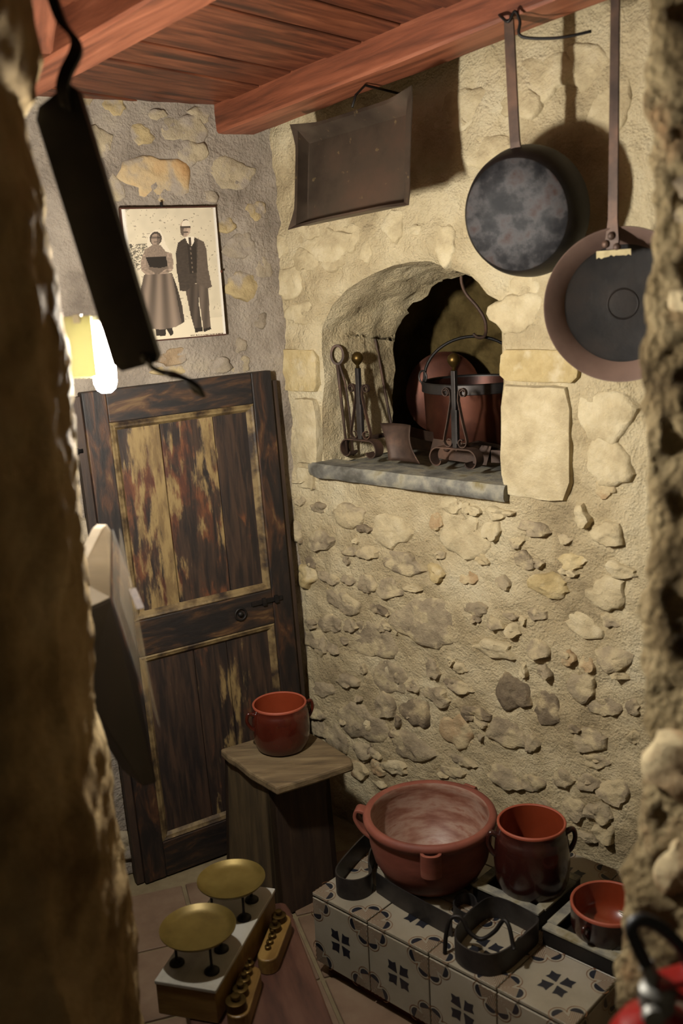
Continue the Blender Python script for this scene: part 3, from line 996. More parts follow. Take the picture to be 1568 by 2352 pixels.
g.tube([(0.352 + 0.017 * math.cos(a * PI / 10), -0.004, 0.722 + 0.017 * math.sin(a * PI / 10)) for a in range(20)], 0.003, 8, closed=True)
g.lathe([(0, 0), (0.008, 0), (0.008, 0.006), (0.004, 0.009), (0, 0.010)], 16, Matrix.Translation((0.352, 0.0, 0.722)) @ Matrix.Rotation(PI / 2, 4, 'X'))
g.build('ring_pull', M_irondk, door, smooth=True)
g = G()
g.box((0.44, -0.003, 0.742), (0.10, 0.006, 0.012)).box((0.43, -0.005, 0.742), (0.012, 0.010, 0.022)).box((0.47, -0.005, 0.742), (0.012, 0.010, 0.022))
g.build('bolt', M_irondk, door, bevel=0.001)
g = G()
g.tube([(-0.035, 0.02, 1.255), (-0.068, 0.02, 1.255)], 0.010, 12)
g.build('hinge_pin', M_irondk, door, smooth=True)

# ------------------------------------------------------------------ framed photograph
PW, PH = 0.262, 0.335
pic = thing('framed_photograph', 'sepia photograph of a standing couple hung on the back wall above the door', 'photograph',
            MB @ Matrix.Translation((-0.474, -0.030, 1.521)) @ Matrix.Rotation(math.radians(-0.5), 4, 'Y'))
g = G()
g.box((PW / 2, 0.009, PH / 2), (PW + 0.006, 0.012, PH + 0.008))
g.build('backing_board', M_photoframe, pic, bevel=0.001)
QC = [(170, 205), (1205, 180), (1360, 1600), (370, 1685)]     # corner order TL TR BR BL of the sheet used for laying out the print


def pip(poly, x, y):
    return inside(poly, x, y)


def ell(cx, cy, rx, ry, x, y):
    return ((x - cx) / rx) ** 2 + ((y - cy) / ry) ** 2 < 1


SCARF = [(450, 600), (470, 480), (530, 430), (590, 428), (630, 500), (655, 590), (715, 675), (650, 665), (600, 600), (510, 640), (465, 620)]
BLOUSE = [(430, 650), (520, 590), (600, 595), (660, 670), (725, 690), (750, 800), (735, 880), (640, 930), (580, 965), (500, 940), (410, 890), (395, 790)]
BODICE = [(445, 735), (660, 722), (690, 830), (600, 852), (490, 840)]
BELLY = [(490, 840), (680, 830), (700, 910), (440, 935)]
ARML = [(432, 645), (395, 770), (405, 885), (470, 935), (560, 955), (540, 900), (455, 850), (445, 760)]
ARMR = [(670, 680), (725, 690), (748, 860), (660, 935), (580, 965), (600, 912), (685, 850)]
SKIRT = [(432, 930), (735, 908), (800, 1080), (860, 1280), (890, 1460), (800, 1520), (640, 1552), (480, 1532), (405, 1522), (402, 1100)]
FOOT1 = [(580, 1548), (690, 1545), (690, 1620), (590, 1622)]
FOOT2 = [(692, 1540), (760, 1535), (772, 1600), (742, 1622)]
COLLAR = [(868, 508), (965, 498), (972, 560), (938, 612), (893, 570)]
TIE = [(905, 514), (930, 514), (942, 600), (920, 606)]
JACKET = [(870, 516), (790, 570), (768, 700), (790, 900), (830, 1110), (900, 1110), (1000, 1020), (1060, 1050), (1140, 1085), (1185, 1062), (1142, 880), (1112, 640), (1080, 560), (975, 508), (948, 620)]
VEST = [(893, 585), (938, 612), (985, 560), (1000, 700), (1010, 900), (935, 920), (915, 800)]
LEG1 = [(880, 1060), (1040, 1020), (1042, 1260), (1092, 1545), (1010, 1562), (960, 1400)]
LEG2 = [(1020, 1000), (1145, 1085), (1162, 1300), (1186, 1530), (1106, 1572), (1070, 1350), (1045, 1210)]
SHOE1 = [(1008, 1535), (1092, 1530), (1095, 1570), (1010, 1585)]
SHOE2 = [(1102, 1545), (1180, 1520), (1192, 1545), (1110, 1580)]


def photo_col(x, y, u, v):
    n1 = noise.noise(Vector((x * 0.03, y * 0.05, 1)))
    n2 = noise.noise(Vector((x * 0.011, y * 0.011, 5)))
    n3 = noise.noise(Vector((x * 0.07, y * 0.09, 9)))
    base = 202 + 10 * n2
    if n1 + 0.6 * n3 + 0.5 * n2 > 0.62 and v < 0.86:
        base -= 55
    if x < 480 and 580 < y < 880 and n1 + n3 > 0.05:
        base -= 90
    if v > 0.86:
        base = 214
    c = (base, base * 0.935, base * 0.80)

    def sep(q):
        return (q, q * 0.87, q * 0.75)
    if pip(SCARF, x, y):
        c = (214, 201, 176)
    if ell(545, 525, 66, 76, x, y):
        c = sep(70)
    if ell(545, 535, 50, 66, x, y):
        c = sep(150 - 40 * (x > 560) - (45 if abs(y - 515) < 10 else 0) - (35 if abs(y - 562) < 5 and abs(x - 545) < 20 else 0))
    if pip(BLOUSE, x, y):
        c = sep(128 + 24 * n3)
    if pip(BELLY, x, y):
        c = sep(104 + 8 * n3)
    if pip(BODICE, x, y):
        c = sep(42)
    if pip(ARML, x, y) or pip(ARMR, x, y):
        c = sep(140 + 46 * n1)
    if ell(575, 950, 48, 30, x, y):
        c = sep(150 + 40 * n3)
    if pip(SKIRT, x, y):
        f = math.sin((x - 570) / (1 + (y - 900) / 900.0) * 0.06)
        c = sep(112 + 22 * f + (y - 1200) * 0.02 - (30 if x - (735 + (y - 908) * 0.22) > 0 else 0))
    if pip(FOOT1, x, y) or pip(FOOT2, x, y):
        c = sep(52)
    if pip(LEG1, x, y):
        c = sep(74 + 12 * math.sin(x * 0.07))
    if pip(LEG2, x, y):
        c = sep(92 + 14 * math.sin(x * 0.06))
    if pip(SHOE1, x, y) or pip(SHOE2, x, y):
        c = sep(48)
    if pip(JACKET, x, y):
        c = sep(66 + (26 if x > 1010 else 0) + 10 * n1)
    if pip(VEST, x, y):
        c = sep(50)
        if abs(x - (935 + (y - 660) * 0.12)) < 7 and int(y / 26) % 2 == 0:
            c = sep(110)
    if pip(COLLAR, x, y):
        c = (222, 210, 188)
    if pip(TIE, x, y):
        c = sep(74)
    if ell(868, 410, 58, 98, x, y):
        c = sep(64) if y < 345 - (x - 868) * 0.2 and (y < 330 or x > 900) else sep(176)
        if ell(875, 375, 50, 55, x, y):
            c = (216, 202, 178)
        if y > 385:
            c = sep(158 - (60 if x < 850 else 0) + (20 if x > 885 else 0))
            if abs(y - 398) < 9 or (abs(y - 455) < 6 and abs(x - 880) < 28):
                c = sep(80)
    if 950 < x < 1345 and abs(y - (1622 - (x - 950) * 0.07)) < 7 and noise.noise(Vector((x * 0.13, 3, 3))) > -0.05:
        c = sep(120)
    e = 0.045
    if u < e or u > 1 - e * 0.8:
        k = (e - u) / e if u < e else (u - 1 + e * 0.8) / (e * 0.8)
        k = min(1, k * 2)
        c = tuple(c[i] * (1 - k) + (222, 214, 200)[i] * k for i in range(3))
    return lin(c, 0.8)


nxp, nyp = 150, 196
g = G()
for j in range(nyp + 1):
    for i in range(nxp + 1):
        g.v.append((PW * i / nxp, 0.0, PH * (1 - j / nyp)))
cols = []
for j in range(nyp):
    for i in range(nxp):
        a0 = j * (nxp + 1) + i
        g.f.append((a0, a0 + nxp + 1, a0 + nxp + 2, a0 + 1))
        g.mi.append(0)
        u, v = (i + 0.5) / nxp, (j + 0.5) / nyp
        x = (QC[0][0] * (1 - u) + QC[1][0] * u) * (1 - v) + (QC[3][0] * (1 - u) + QC[2][0] * u) * v
        y = (QC[0][1] * (1 - u) + QC[1][1] * u) * (1 - v) + (QC[3][1] * (1 - u) + QC[2][1] * u) * v
        cols.append(photo_col(x, y, u, v))
pr = g.build('print', attr_mat('sepia_print', 0.35), pic, label='sepia print of a standing couple')
ca = pr.data.color_attributes.new('Col', 'FLOAT_COLOR', 'CORNER')
flat = []
for c in cols:
    flat += list(c) * 4
ca.data.foreach_set('color', flat)
g = G()
g.box((PW / 2, 0.0015, PH / 2), (PW, 0.002, PH))
g.build('sheet', M_paper, pic)
g = G()
g.box((0.11, 0.004, PH + 0.010), (0.004, 0.006, 0.012))
g.build('nail', M_irondk, pic)
for xx in (-0.001, PW + 0.001):
    g = G()
    g.box((xx, -0.001, PH * 0.5), (0.004, 0.004, 0.006))
    g.build('clip', M_rust, pic)

# ------------------------------------------------------------------ long iron pan hanging at the left, seen against the light
hx = Vector((0.074, 0, -0.356)).normalized()        # down its length
hn = Vector((0, -1, 0))
hs = hx.cross(hn)
hang = thing('hanging_iron_pan', 'long narrow black iron pan with wavy handles hanging in front of the lamp', 'pan', frame((-0.345, 1.40, 1.905), hs, hn, hx))
if hs.x < 0:
    sg = -1
else:
    sg = 1
g = G()
LW, LL = 0.032, 0.365
pl = [(-LW + 0.008, 0.010), (-LW, 0.024), (-LW, LL - 0.012), (-LW + 0.010, LL), (LW - 0.006, LL), (LW, LL - 0.008), (LW, 0.004), (LW - 0.01, -0.008)]
pl = [(sg * x, z) for (x, z) in pl]
n = len(pl)
for y in (-0.012, 0.004, 0.006):
    k = 1.06 if y == -0.012 else 1.0
    for (x, z) in pl:
        g.v.append((x * k, y, z))
for r in range(2):
    for i in range(n):
        g.f.append((r * n + i, r * n + (i + 1) % n, (r + 1) * n + (i + 1) % n, (r + 1) * n + i))
        g.mi.append(0)
g.f += [tuple(range(2 * n, 3 * n)), tuple(range(n, 2 * n))]
g.mi += [0, 0]
g.build('tray', M_irondk, hang)
pan_up = [(0.012, 0.008, 0.022), (0.014, 0.012, 0.0), (0.026, 0.016, -0.018), (0.044, 0.012, -0.038), (0.047, 0.004, -0.056), (0.036, 0.0, -0.082), (0.034, 0.0, -0.12)]
pan_dn = [(0.014, 0.008, LL - 0.014), (0.020, 0.014, LL + 0.002), (0.036, 0.020, LL + 0.016), (0.055, 0.016, LL + 0.026), (0.068, 0.006, LL + 0.042), (0.072, 0.002, LL + 0.058)]
for nm, P in (('handle', pan_up), ('handle', pan_dn)):
    P = smoothpath([(sg * x, y, z) for (x, y, z) in P], 6)
    g = G()
    g.strap(P, (sg * 0.75, 0.2, 0.6), 0.017, 0.007)
    g.build(nm, M_irondk, hang, smooth=True, auto=40)
    g = G()
    g.lathe([(0, 0), (0.007, 0), (0.006, 0.004), (0, 0.006)], 12, Matrix.Translation(P[2]) @ Matrix.Rotation(-PI / 2, 4, 'X'))
    g.build('rivet', M_irondk, hang, smooth=True)
g = G()
iv = hang.matrix_world.inverted()
top = hang.matrix_world @ Vector((sg * 0.034, 0, -0.115))
g.tube([iv @ p for p in (top, top + Vector((0.0, 0, 0.06)), Vector((top.x, top.y, 2.30)))], 0.0025, 6)
g.build('hook_wire', M_irondk, hang, smooth=True)

# ------------------------------------------------------------------ dark wooden case on the left wall with clear cover
case = thing('wooden_case', 'dark wooden case with pale top and clear plastic cover on the left wall', 'case', TR(0, 0, 0))
case.location = (-0.40, 1.56, 0.86)
ci = Vector((-0.40, 1.56, 0.86))
front = [Vector(p) - ci for p in ((-0.440, 1.576, 1.138), (-0.386, 1.578, 1.160), (-0.350, 1.552, 1.028), (-0.327, 1.513, 0.859), (-0.352, 1.515, 0.852), (-0.44, 1.56, 1.00))]
back = [p + Vector((-0.045, 0.055, 0.004)) for p in front]
g = G()
n = len(front)
g.add(front + back, [tuple(range(n)), tuple(range(2 * n - 1, n - 1, -1))] + [(i, n + i, n + (i + 1) % n, (i + 1) % n) for i in range(n)])
g.build('body', M_caseblack, case, bevel=0.003)
tf = [Vector(p) - ci for p in ((-0.440, 1.576, 1.139), (-0.386, 1.578, 1.161), (-0.380, 1.606, 1.268), (-0.387, 1.609, 1.279), (-0.396, 1.609, 1.272), (-0.444, 1.60, 1.19))]
tb = [p + Vector((-0.02, 0.014, -0.002)) for p in tf]
g = G()
g.add(tf + tb, [tuple(range(n)), tuple(range(2 * n - 1, n - 1, -1))] + [(i, n + i, n + (i + 1) % n, (i + 1) % n) for i in range(n)])
g.build('end_board', M_palewood, case, bevel=0.002, label='pale planed end board')
for off in (0.0, 0.012):
    ac = [Vector(p) - ci for p in ((-0.379 + off, 1.607, 1.270), (-0.384 + off, 1.579, 1.160), (-0.347 + off, 1.551, 1.028), (-0.330 + off, 1.530, 0.95), (-0.330, 1.545, 0.985), (-0.336, 1.561, 1.069), (-0.352, 1.586, 1.178))]
    g = G()
    k = len(ac)
    bk = [p + Vector((0.001, 0.0015, 0)) for p in ac]
    g.add(ac + bk, [tuple(range(k)), tuple(range(2 * k - 1, k - 1, -1))] + [(i, k + i, k + (i + 1) % k, (i + 1) % k) for i in range(k)])
    g.build('clear_cover', M_acrylic, case)
    if off == 0:
        g2 = G()
        g2.strap([ac[-1] + Vector((0, 0.003, -0.006)), ac[-2] + Vector((0, 0.003, 0.075))], (1, 0.3, 0), 0.012, 0.002)
        g2.build('cover_strip', M_wooddk, case)
g = G()
g.box((-0.085, 0.05, 0.15), (0.11, 0.03, 0.03))
g.build('bracket', M_irondk, case)

# ------------------------------------------------------------------ baking tray on the oven wall
tray = thing('baking_tray', 'rectangular dark baking tray with flared lips hung high on the oven wall', 'tray',
             MW @ Matrix.Translation((0.407, -0.158, 1.912)) @ Matrix.Rotation(-0.066, 4, 'Z') @ Matrix.Rotation(-0.058, 4, 'Y') @ Matrix.Rotation(-0.157, 4, 'X'))
g = G()


def ringpts(hw, hh, y, n=10, sag=0.0, flare=0.0, dz=0.0, dx=0.0):
    P = []
    for (x0, z0, x1, z1) in ((-hw, -hh, hw, -hh), (hw, -hh, hw, hh), (hw, hh, -hw, hh), (-hw, hh, -hw, -hh)):
        for i in range(n):
            f = i / n
            x, z = x0 + (x1 - x0) * f, z0 + (z1 - z0) * f
            k = 1 - abs(2 * f - 1)                      # 0 at corners, 1 mid side
            cx, cz = (abs(x) / hw), (abs(z) / hh)
            s = sag * (min(1, k * 2.2))
            x -= s * (1 if x > 0 else -1) * (1 if abs(abs(x) - hw) < 1e-6 else 0)
            z -= s * (1 if z > 0 else -1) * (1 if abs(abs(z) - hh) < 1e-6 else 0)
            P.append((x + dx, y + flare * (1 - min(1, k * 3)), z + dz))
    return P


R = [ringpts(0.166, 0.100, 0.0, dz=-0.012, dx=-0.018), ringpts(0.168, 0.102, -0.003, dz=-0.012, dx=-0.018), ringpts(0.186, 0.115, -0.036, sag=0.003, dz=-0.002, dx=-0.003), ringpts(0.206, 0.128, -0.036, sag=0.010, flare=-0.012), ringpts(0.207, 0.129, -0.0345, sag=0.010, flare=-0.012), ringpts(0.188, 0.117, -0.032, sag=0.003, dz=-0.002, dx=-0.003), ringpts(0.168, 0.102, 0.003, dz=-0.012, dx=-0.018)]
n = len(R[0])
for r in R:
    g.v += r
for q in range(len(R) - 1):
    for i in range(n):
        g.f.append((q * n + i, q * n + (i + 1) % n, (q + 1) * n + (i + 1) % n, (q + 1) * n + i))
        g.mi.append(0)
g.f += [tuple(range(n - 1, -1, -1)), tuple(6 * n + i for i in range(n))]
g.mi += [0, 0]
g.build('tray_body', M_tray, tray, smooth=True, auto=32)
g = G()
g.tube([(0.0, -0.03, 0.13), (0.0, -0.02, 0.16), (0.0, 0.01, 0.19), (0, 0.14, 0.20)], 0.003, 6)
g.build('hanging_wire', M_irondk, tray, smooth=True)

# ------------------------------------------------------------------ two long-handled pans
def wpt(s, t, z):
    return MW @ Vector((s, t, z))


p1c = wpt(0.848, -0.125, 1.772)
ax1 = Vector((math.cos(math.radians(-124)), math.sin(math.radians(-124)), -0.13))
fp1 = thing('frying_pan', 'smaller long-handled pan with sooty round base hung from the beam', 'pan', axis_frame(p1c, ax1, AX), 'long-handled pans')
i1 = fp1.matrix_world.inverted()
g = G()
g.lathe([(0.137, -0.004), (0.137, 0.0), (0.131, 0.03), (0.122, 0.052), (0.116, 0.060), (0.114, 0.062), (0.111, 0.058), (0.126, 0.028), (0.133, -0.002), (0.137, -0.004)], 72)
g.build('side', M_irondk, fp1, smooth=True, auto=50)
g = G()
g.lathe([(0.115, 0.0605), (0.112, 0.0640), (0.06, 0.0655), (0, 0.066)], 72)
g.build('base', M_soot, fp1, smooth=True, auto=50, label='flaking grey soot on the pan base')
hb, ht = wpt(0.843, -0.162, 1.895), wpt(0.836, -0.168, 2.150)
g = G()
pts = [i1 @ p for p in (wpt(0.846, -0.136, 1.865), wpt(0.8445, -0.158, 1.895), wpt(0.842, -0.163, 1.95), ht)]
g.strap(smoothpath(pts, 4), i1.to_3x3() @ AX, 0.024, 0.005, widths=[0.05, 0.045, 0.038, 0.030, 0.026, 0.025, 0.024, 0.024, 0.024, 0.024, 0.024, 0.024, 0.022])
g.build('handle', M_iron2, fp1, bevel=0.001)
hook1 = thing('wall_hook', 'bent iron hook on the beam holding the smaller pan', 'hook', TR(*wpt(0.84, -0.16, 2.14)))
ih = hook1.matrix_world.inverted()
g = G()
g.tube([ih @ p for p in smoothpath([wpt(0.80, -0.150, 2.168), wpt(0.822, -0.172, 2.155), wpt(0.84, -0.176, 2.143), wpt(0.853, -0.172, 2.16), wpt(0.862, -0.168, 2.14), wpt(0.864, -0.166, 2.112), wpt(0.93, -0.14, 2.10), wpt(0.99, -0.11, 2.105)], 6)], 0.0032, 6)
g.build('hook', M_irondk, hook1, smooth=True)

p2c = wpt(1.088, -0.165, 1.573)
ax2 = Vector((math.cos(math.radians(-113)), math.sin(math.radians(-113)), -0.05))
fp2 = thing('frying_pan', 'larger shallow long-handled pan half hidden by the right doorway wall', 'pan', axis_frame(p2c, ax2, AX), 'long-handled pans')
i2 = fp2.matrix_world.inverted()
g = G()
g.lathe([(0.153, 0.002), (0.152, 0.005), (0.149, 0.004), (0.117, -0.036), (0.120, -0.040), (0.151, 0.0), (0.153, 0.002)], 80)
g.build('side', M_panside, fp2, smooth=True, auto=50)
g = G()
g.lathe([(0.1185, -0.0352), (0.113, -0.0375), (0.032, -0.038), (0.030, -0.0365), (0.028, -0.038), (0, -0.038), (0, -0.041), (0.12, -0.041), (0.1185, -0.0352)], 80)
g.build('base', M_irondk, fp2, smooth=True, auto=30)
g = G()
pts = [i2 @ p for p in (wpt(1.078, -0.182, 1.672), wpt(1.078, -0.182, 1.70), wpt(1.078, -0.180, 1.74), wpt(1.074, -0.172, 2.0), wpt(1.072, -0.168, 2.20))]
g.strap(pts, i2.to_3x3() @ AX, 0.02, 0.005, widths=[0.022, 0.030, 0.021, 0.019, 0.018])
g.build('handle', M_iron2, fp2, bevel=0.001)
for (s, z) in ((1.078, 1.708), (1.066, 1.693), (1.09, 1.686)):
    g = G()
    P = i2 @ wpt(s, -0.186, z)
    g.lathe([(0.008, 0), (0.007, 0.003), (0.003, 0.005), (0, 0.0055)], 12, Matrix.Translation(P))
    g.build('rivet', M_iron2, fp2, smooth=True)
g = G()
pc = i2 @ wpt(1.085, -0.190, 1.676)
rgt = random.Random(8)
pl = [(-0.033 + 0.066 * i / 14, -0.006 + rgt.uniform(-0.002, 0.002) - (0.003 if i < 4 else 0)) for i in range(15)] + [(0.033 - 0.066 * i / 8, 0.005) for i in range(9)]
g.prism([(pc.x + x, pc.y + y) for (x, y) in pl], pc.z - 0.001, pc.z + 0.001)
g.build('tape_strip', M_tape, fp2, label='frayed strip of pale tape')

# ------------------------------------------------------------------ things in the oven mouth
ZS = 1.1435


def spiral(cx, cz, r0_, r1_, a0, a1, n=18, y=0.0):
    return [(cx + (r0_ + (r1_ - r0_) * i / n) * math.cos(a0 + (a1 - a0) * i / n), y, cz + (r0_ + (r1_ - r0_) * i / n) * math.sin(a0 + (a1 - a0) * i / n)) for i in range(n + 1)]


def andiron(s, t, label, kx=1.0):
    th = thing('andiron', label, 'andiron', MW @ Matrix.Translation((s, t, ZS)), 'scrolled andirons')
    # foot: flat band rolled into two scrolls
    R_, hw = 0.031, 0.082 * kx
    top = 0.058
    P = spiral(-hw + R_, top - R_, 0.012, R_, math.radians(700), math.radians(450), 30)
    P = [p for p in P]
    Q = [(-p[0], p[1], p[2]) for p in reversed(P)]
    P = P[:] + [(-hw * 0.3, 0, top), (0, 0, top), (hw * 0.3, 0, top)] + Q
    # order: inner spiral -> outer -> across the top -> other scroll
    g = G()
    g.strap(P, (0, 1, 0), 0.034, 0.0035)
    g.build('scroll_foot', M_iron2, th, smooth=True, auto=45)
    g = G()
    g.box((0, 0, 0.16), (0.013, 0.013, 0.205))
    g.box((0.0, 0, 0.115), (0.019, 0.012, 0.09))
    g.build('upright', M_sheet, th, bevel=0.001)
    g = G()
    g.lathe([(0, 0.262), (0.006, 0.263), (0.004, 0.270), (0.009, 0.275), (0.016, 0.284), (0.0175, 0.291), (0.015, 0.300), (0.008, 0.307), (0, 0.309)], 24)
    g.build('ball_finial', M_weight, th, smooth=True, label='brass ball finial')
    for sd in (-1, 1):
        P = spiral(sd * 0.027, 0.205, 0.006, 0.013, PI * (0.2 if sd > 0 else 0.8) - sd * PI * 2.0, PI * (1.0 if sd > 0 else 0.0) - 0.0, 22)
        lower = [(sd * 0.012, 0, 0.185), (sd * 0.024, 0, 0.13), (sd * 0.036, 0, 0.085), (sd * 0.037, 0, 0.072)]
        P2 = P + smoothpath(lower, 4) + spiral(sd * 0.021, 0.074, 0.016, 0.006, 0 if sd > 0 else PI, -sd * PI * 1.7 if sd > 0 else PI + PI * 1.7, 18)
        g = G()
        g.strap(P2, (0, 1, 0), 0.010, 0.0028)
        g.build('side_scroll', M_iron2, th, smooth=True, auto=45)
    g = G()
    g.tube([(0, 0.0, 0.056), (0, 0.10, 0.056), (0, 0.20, 0.03), (0, 0.21, 0.003)], 0.007, 6)
    g.build('log_bar', M_iron2, th)
    return th


andiron(0.150, 0.085, 'forged andiron with scrolled foot and brass ball, left of the shovel in the oven mouth', 0.9)
andiron(0.487, 0.085, 'forged andiron with scrolled foot and brass ball, in front of the copper cauldron', 1.0)

sh = thing('ash_shovel', 'brown iron ash shovel blade propped between the two andirons', 'shovel', MW @ Matrix.Translation((0.285, 0.10, ZS)))
g = G()
nx_, nz_ = 10, 10
sv = []
for j in range(nz_ + 1):
    v = j / nz_
    for i in range(nx_ + 1):
        u = i / nx_ * 2 - 1
        hw = 0.056 - 0.012 * math.sin(v * PI) ** 1 + 0.0 * v
        sv.append((u * hw - 0.052 * v + 0.02, 0.03 * v - 0.014 * abs(u) ** 2.5 - 0.006 * math.sin(v * PI), 0.004 + 0.100 * v))
sf = [(j * (nx_ + 1) + i, j * (nx_ + 1) + i + 1, (j + 1) * (nx_ + 1) + i + 1, (j + 1) * (nx_ + 1) + i) for j in range(nz_) for i in range(nx_)]
g.add(sv, sf)
o = g.build('blade', M_iron2, sh, smooth=True)
so = o.modifiers.new('solid', 'SOLIDIFY')
so.thickness = 0.0025
g = G()
g.strap([(-0.01, 0.05, 0.08), (0.0, 0.11, 0.06), (0.02, 0.20, 0.035)], (0, 0.3, 1), 0.028, 0.004)
g.build('shaft', M_iron2, sh, bevel=0.001)

tg_ = thing('fire_tongs', 'iron fire tongs with a ring end leaning on the left jamb of the oven', 'tongs', MW @ Matrix.Translation((0.092, 0.075, ZS)))
g = G()
rp_ = [(0.008 + 0.012 * math.cos(a), -0.02 + 0.012 * math.cos(a), 0.302 + 0.026 * math.sin(a)) for a in [i * PI / 12 for i in range(24)]]
g.strap(rp_, (0.7, -0.7, 0), 0.012, 0.006, closed=True)
g.build('ring_end', M_iron2, tg_, smooth=True, auto=45)
g = G()
g.tube([(0.008, -0.02, 0.278), (0.006, -0.012, 0.2), (0.003, 0.0, 0.1), (0.0, 0.012, 0.003)], [0.005, 0.0045, 0.004, 0.004], 8)
g.tube([(0.010, -0.016, 0.278), (0.016, 0.0, 0.22), (0.014, 0.015, 0.12), (0.010, 0.026, 0.004)], [0.004, 0.0035, 0.003, 0.003], 8)
g.build('arms', M_iron2, tg_, smooth=True)

pk = thing('fire_poker', 'thin iron poker with a bent tip standing against the oven jamb', 'poker', MW @ Matrix.Translation((0.135, 0.225, ZS)))
g = G()
g.tube(smoothpath([(0.015, 0.03, 0.003), (0.0, 0.015, 0.08), (-0.02, 0.0, 0.25), (-0.037, -0.02, 0.425), (-0.035, -0.018, 0.437), (-0.01, 0.0, 0.425), (0.012, 0.02, 0.41)], 5), 0.0042, 8)
g.build('rod', M_iron2, pk, smooth=True)

cd = thing('copper_cauldron', 'tarnished copper cauldron with iron bail handle in the oven', 'cauldron', MW @ Matrix.Translation((0.345, 0.37, ZS)))
g = G()
g.lathe([(0, 0.0), (0.095, 0.0), (0.125, 0.012), (0.140, 0.045), (0.143, 0.11), (0.146, 0.182)], 56)
g.lathe([(0.1445, 0.20), (0.138, 0.11), (0.134, 0.05), (0.118, 0.018), (0, 0.008)], 56)
g.build('body', M_copper, cd, smooth=True)
g = G()
g.lathe([(0.146, 0.176), (0.151, 0.178), (0.151, 0.204), (0.147, 0.207), (0.143, 0.204)], 56)
g.build('rim_band', M_sheet, cd, smooth=True, auto=40)
g = G()
bl_ = [(-0.122 * math.cos(a), -0.075 * math.cos(a), 0.212 + 0.118 * math.sin(a)) for a in [i * PI / 24 for i in range(25)]]
g.tube([(-0.128, -0.078, 0.195)] + bl_ + [(0.128, 0.078, 0.195)], 0.0045, 8)
g.build('bail_handle', M_irondk, cd, smooth=True)
for sd in (-1, 1):
    g = G()
    g.tube([(sd * 0.125 + 0.014 * math.cos(a), sd * 0.079, 0.218 + 0.018 * math.sin(a)) for a in [i * PI / 8 for i in range(16)]], 0.003, 6, closed=True)
    g.build('ear_ring', M_sheet, cd, smooth=True)

ds = thing('copper_dish', 'round copper dish standing upright in the dark behind the cauldron', 'dish',
           axis_frame(MW @ Vector((0.115, 0.535, 1.282)), -BX * 0.95 + Vector((0, 0, 0.2)) + AX * 0.2, AX))
g = G()
g.lathe([(0, 0.006), (0.105, 0.004), (0.122, 0.016), (0.130, 0.020), (0.1305, 0.017), (0.122, 0.012), (0.105, 0.0), (0, 0.002)], 56)
g.build('dish', M_copper, ds, smooth=True, auto=40)

hk = thing('pot_hook', 'S-shaped iron pot hook hanging above the copper cauldron', 'hook', MW @ Matrix.Translation((0.36, 0.34, 1.48)))
g = G()
g.tube(smoothpath([(-0.004, -0.03, 0.185), (-0.006, -0.03, 0.15), (0.002, -0.02, 0.115), (0.03, -0.01, 0.08), (0.048, 0.0, 0.045), (0.046, 0.01, 0.015), (0.03, 0.025, -0.006), (0.005, 0.03, -0.010), (-0.012, 0.03, 0.0)], 6), 0.0048, 8)
g.build('hook', M_iron2, hk, smooth=True)

for i, (s0, t0, s1, t1, z, lab) in enumerate(((0.10, 0.30, 0.30, 0.27, 0.05, 'flat iron bar lying across the oven floor behind the shovel'), (0.52, 0.20, 0.74, 0.27, 0.035, 'iron bar end beside the right jamb of the oven'))):
    P0, P1 = wpt(s0, t0, ZS), wpt(s1, t1, ZS)
    ib = thing('iron_bar', lab, 'bar', TR(P0.x, P0.y, ZS))
    g = G()
    g.strap([(0, 0, z / 2 + 0.002), P1 - P0 + Vector((0, 0, z / 2 + 0.002))], (0, 0, 1), z, 0.008)
    g.build('bar', M_iron2, ib, bevel=0.001)
    g = G()
    mid = (P1 - P0) * 0.3 + Vector((0, 0, z * 0.55))
    g.lathe([(0.010, 0), (0.009, 0.006), (0, 0.009)], 12, Matrix.Translation(mid - BX * 0.004) @ Matrix.Rotation(RZW, 4, 'Z') @ Matrix.Rotation(PI / 2, 4, 'X'))
    g.build('bolt_head', M_iron2, ib, smooth=True)
# wide rusty plate with bolt between the andirons
pt = thing('iron_plate', 'rusty iron plate with a bolt lying between shovel and right andiron', 'plate', MW @ Matrix.Translation((0.40, 0.16, ZS)))
g = G()
g.strap([(-0.07, 0.02, 0.032), (0.02, 0.02, 0.028), (0.12, 0.03, 0.022)], (0, 0.45, 0.9), 0.055, 0.004)
g.build('plate', M_iron2, pt, bevel=0.001)
g = G()
g.lathe([(0.009, 0), (0.009, 0.006), (0.005, 0.010), (0, 0.011)], 16, Matrix.Translation((-0.01, 0.014, 0.036)) @ Matrix.Rotation(PI / 2, 4, 'X'))
g.build('bolt', M_iron2, pt, smooth=True)
# ------------------------------------------------------------------ stool with pot
ST = Vector((-0.18, 2.49, 0))
stool = thing('wooden_stool', 'small worn wooden stool box with overhanging plank top, below the red pot', 'stool', TR(ST.x, ST.y, 0))
top = [(-0.198, 2.318), (-0.10, 2.370), (0.0, 2.425), (-0.012, 2.455), (-0.085, 2.575), (-0.165, 2.68), (-0.262, 2.612), (-0.366, 2.545), (-0.345, 2.500), (-0.322, 2.478), (-0.275, 2.405), (-0.235, 2.352)]
g = G()
rg4 = random.Random(4)
P = []
for (x, y) in top:
    P.append((x - ST.x + rg4.uniform(-0.004, 0.004), y - ST.y + rg4.uniform(-0.004, 0.004)))
g.prism(P, 0.386, 0.410)
g.build('seat_plank', M_wood, stool, bevel=0.006)
e1, e2 = Vector((0.8, 0.6, 0)), Vector((-0.585, 0.811, 0)).normalized()
F0 = Vector((-0.224, 2.358, 0)) - ST


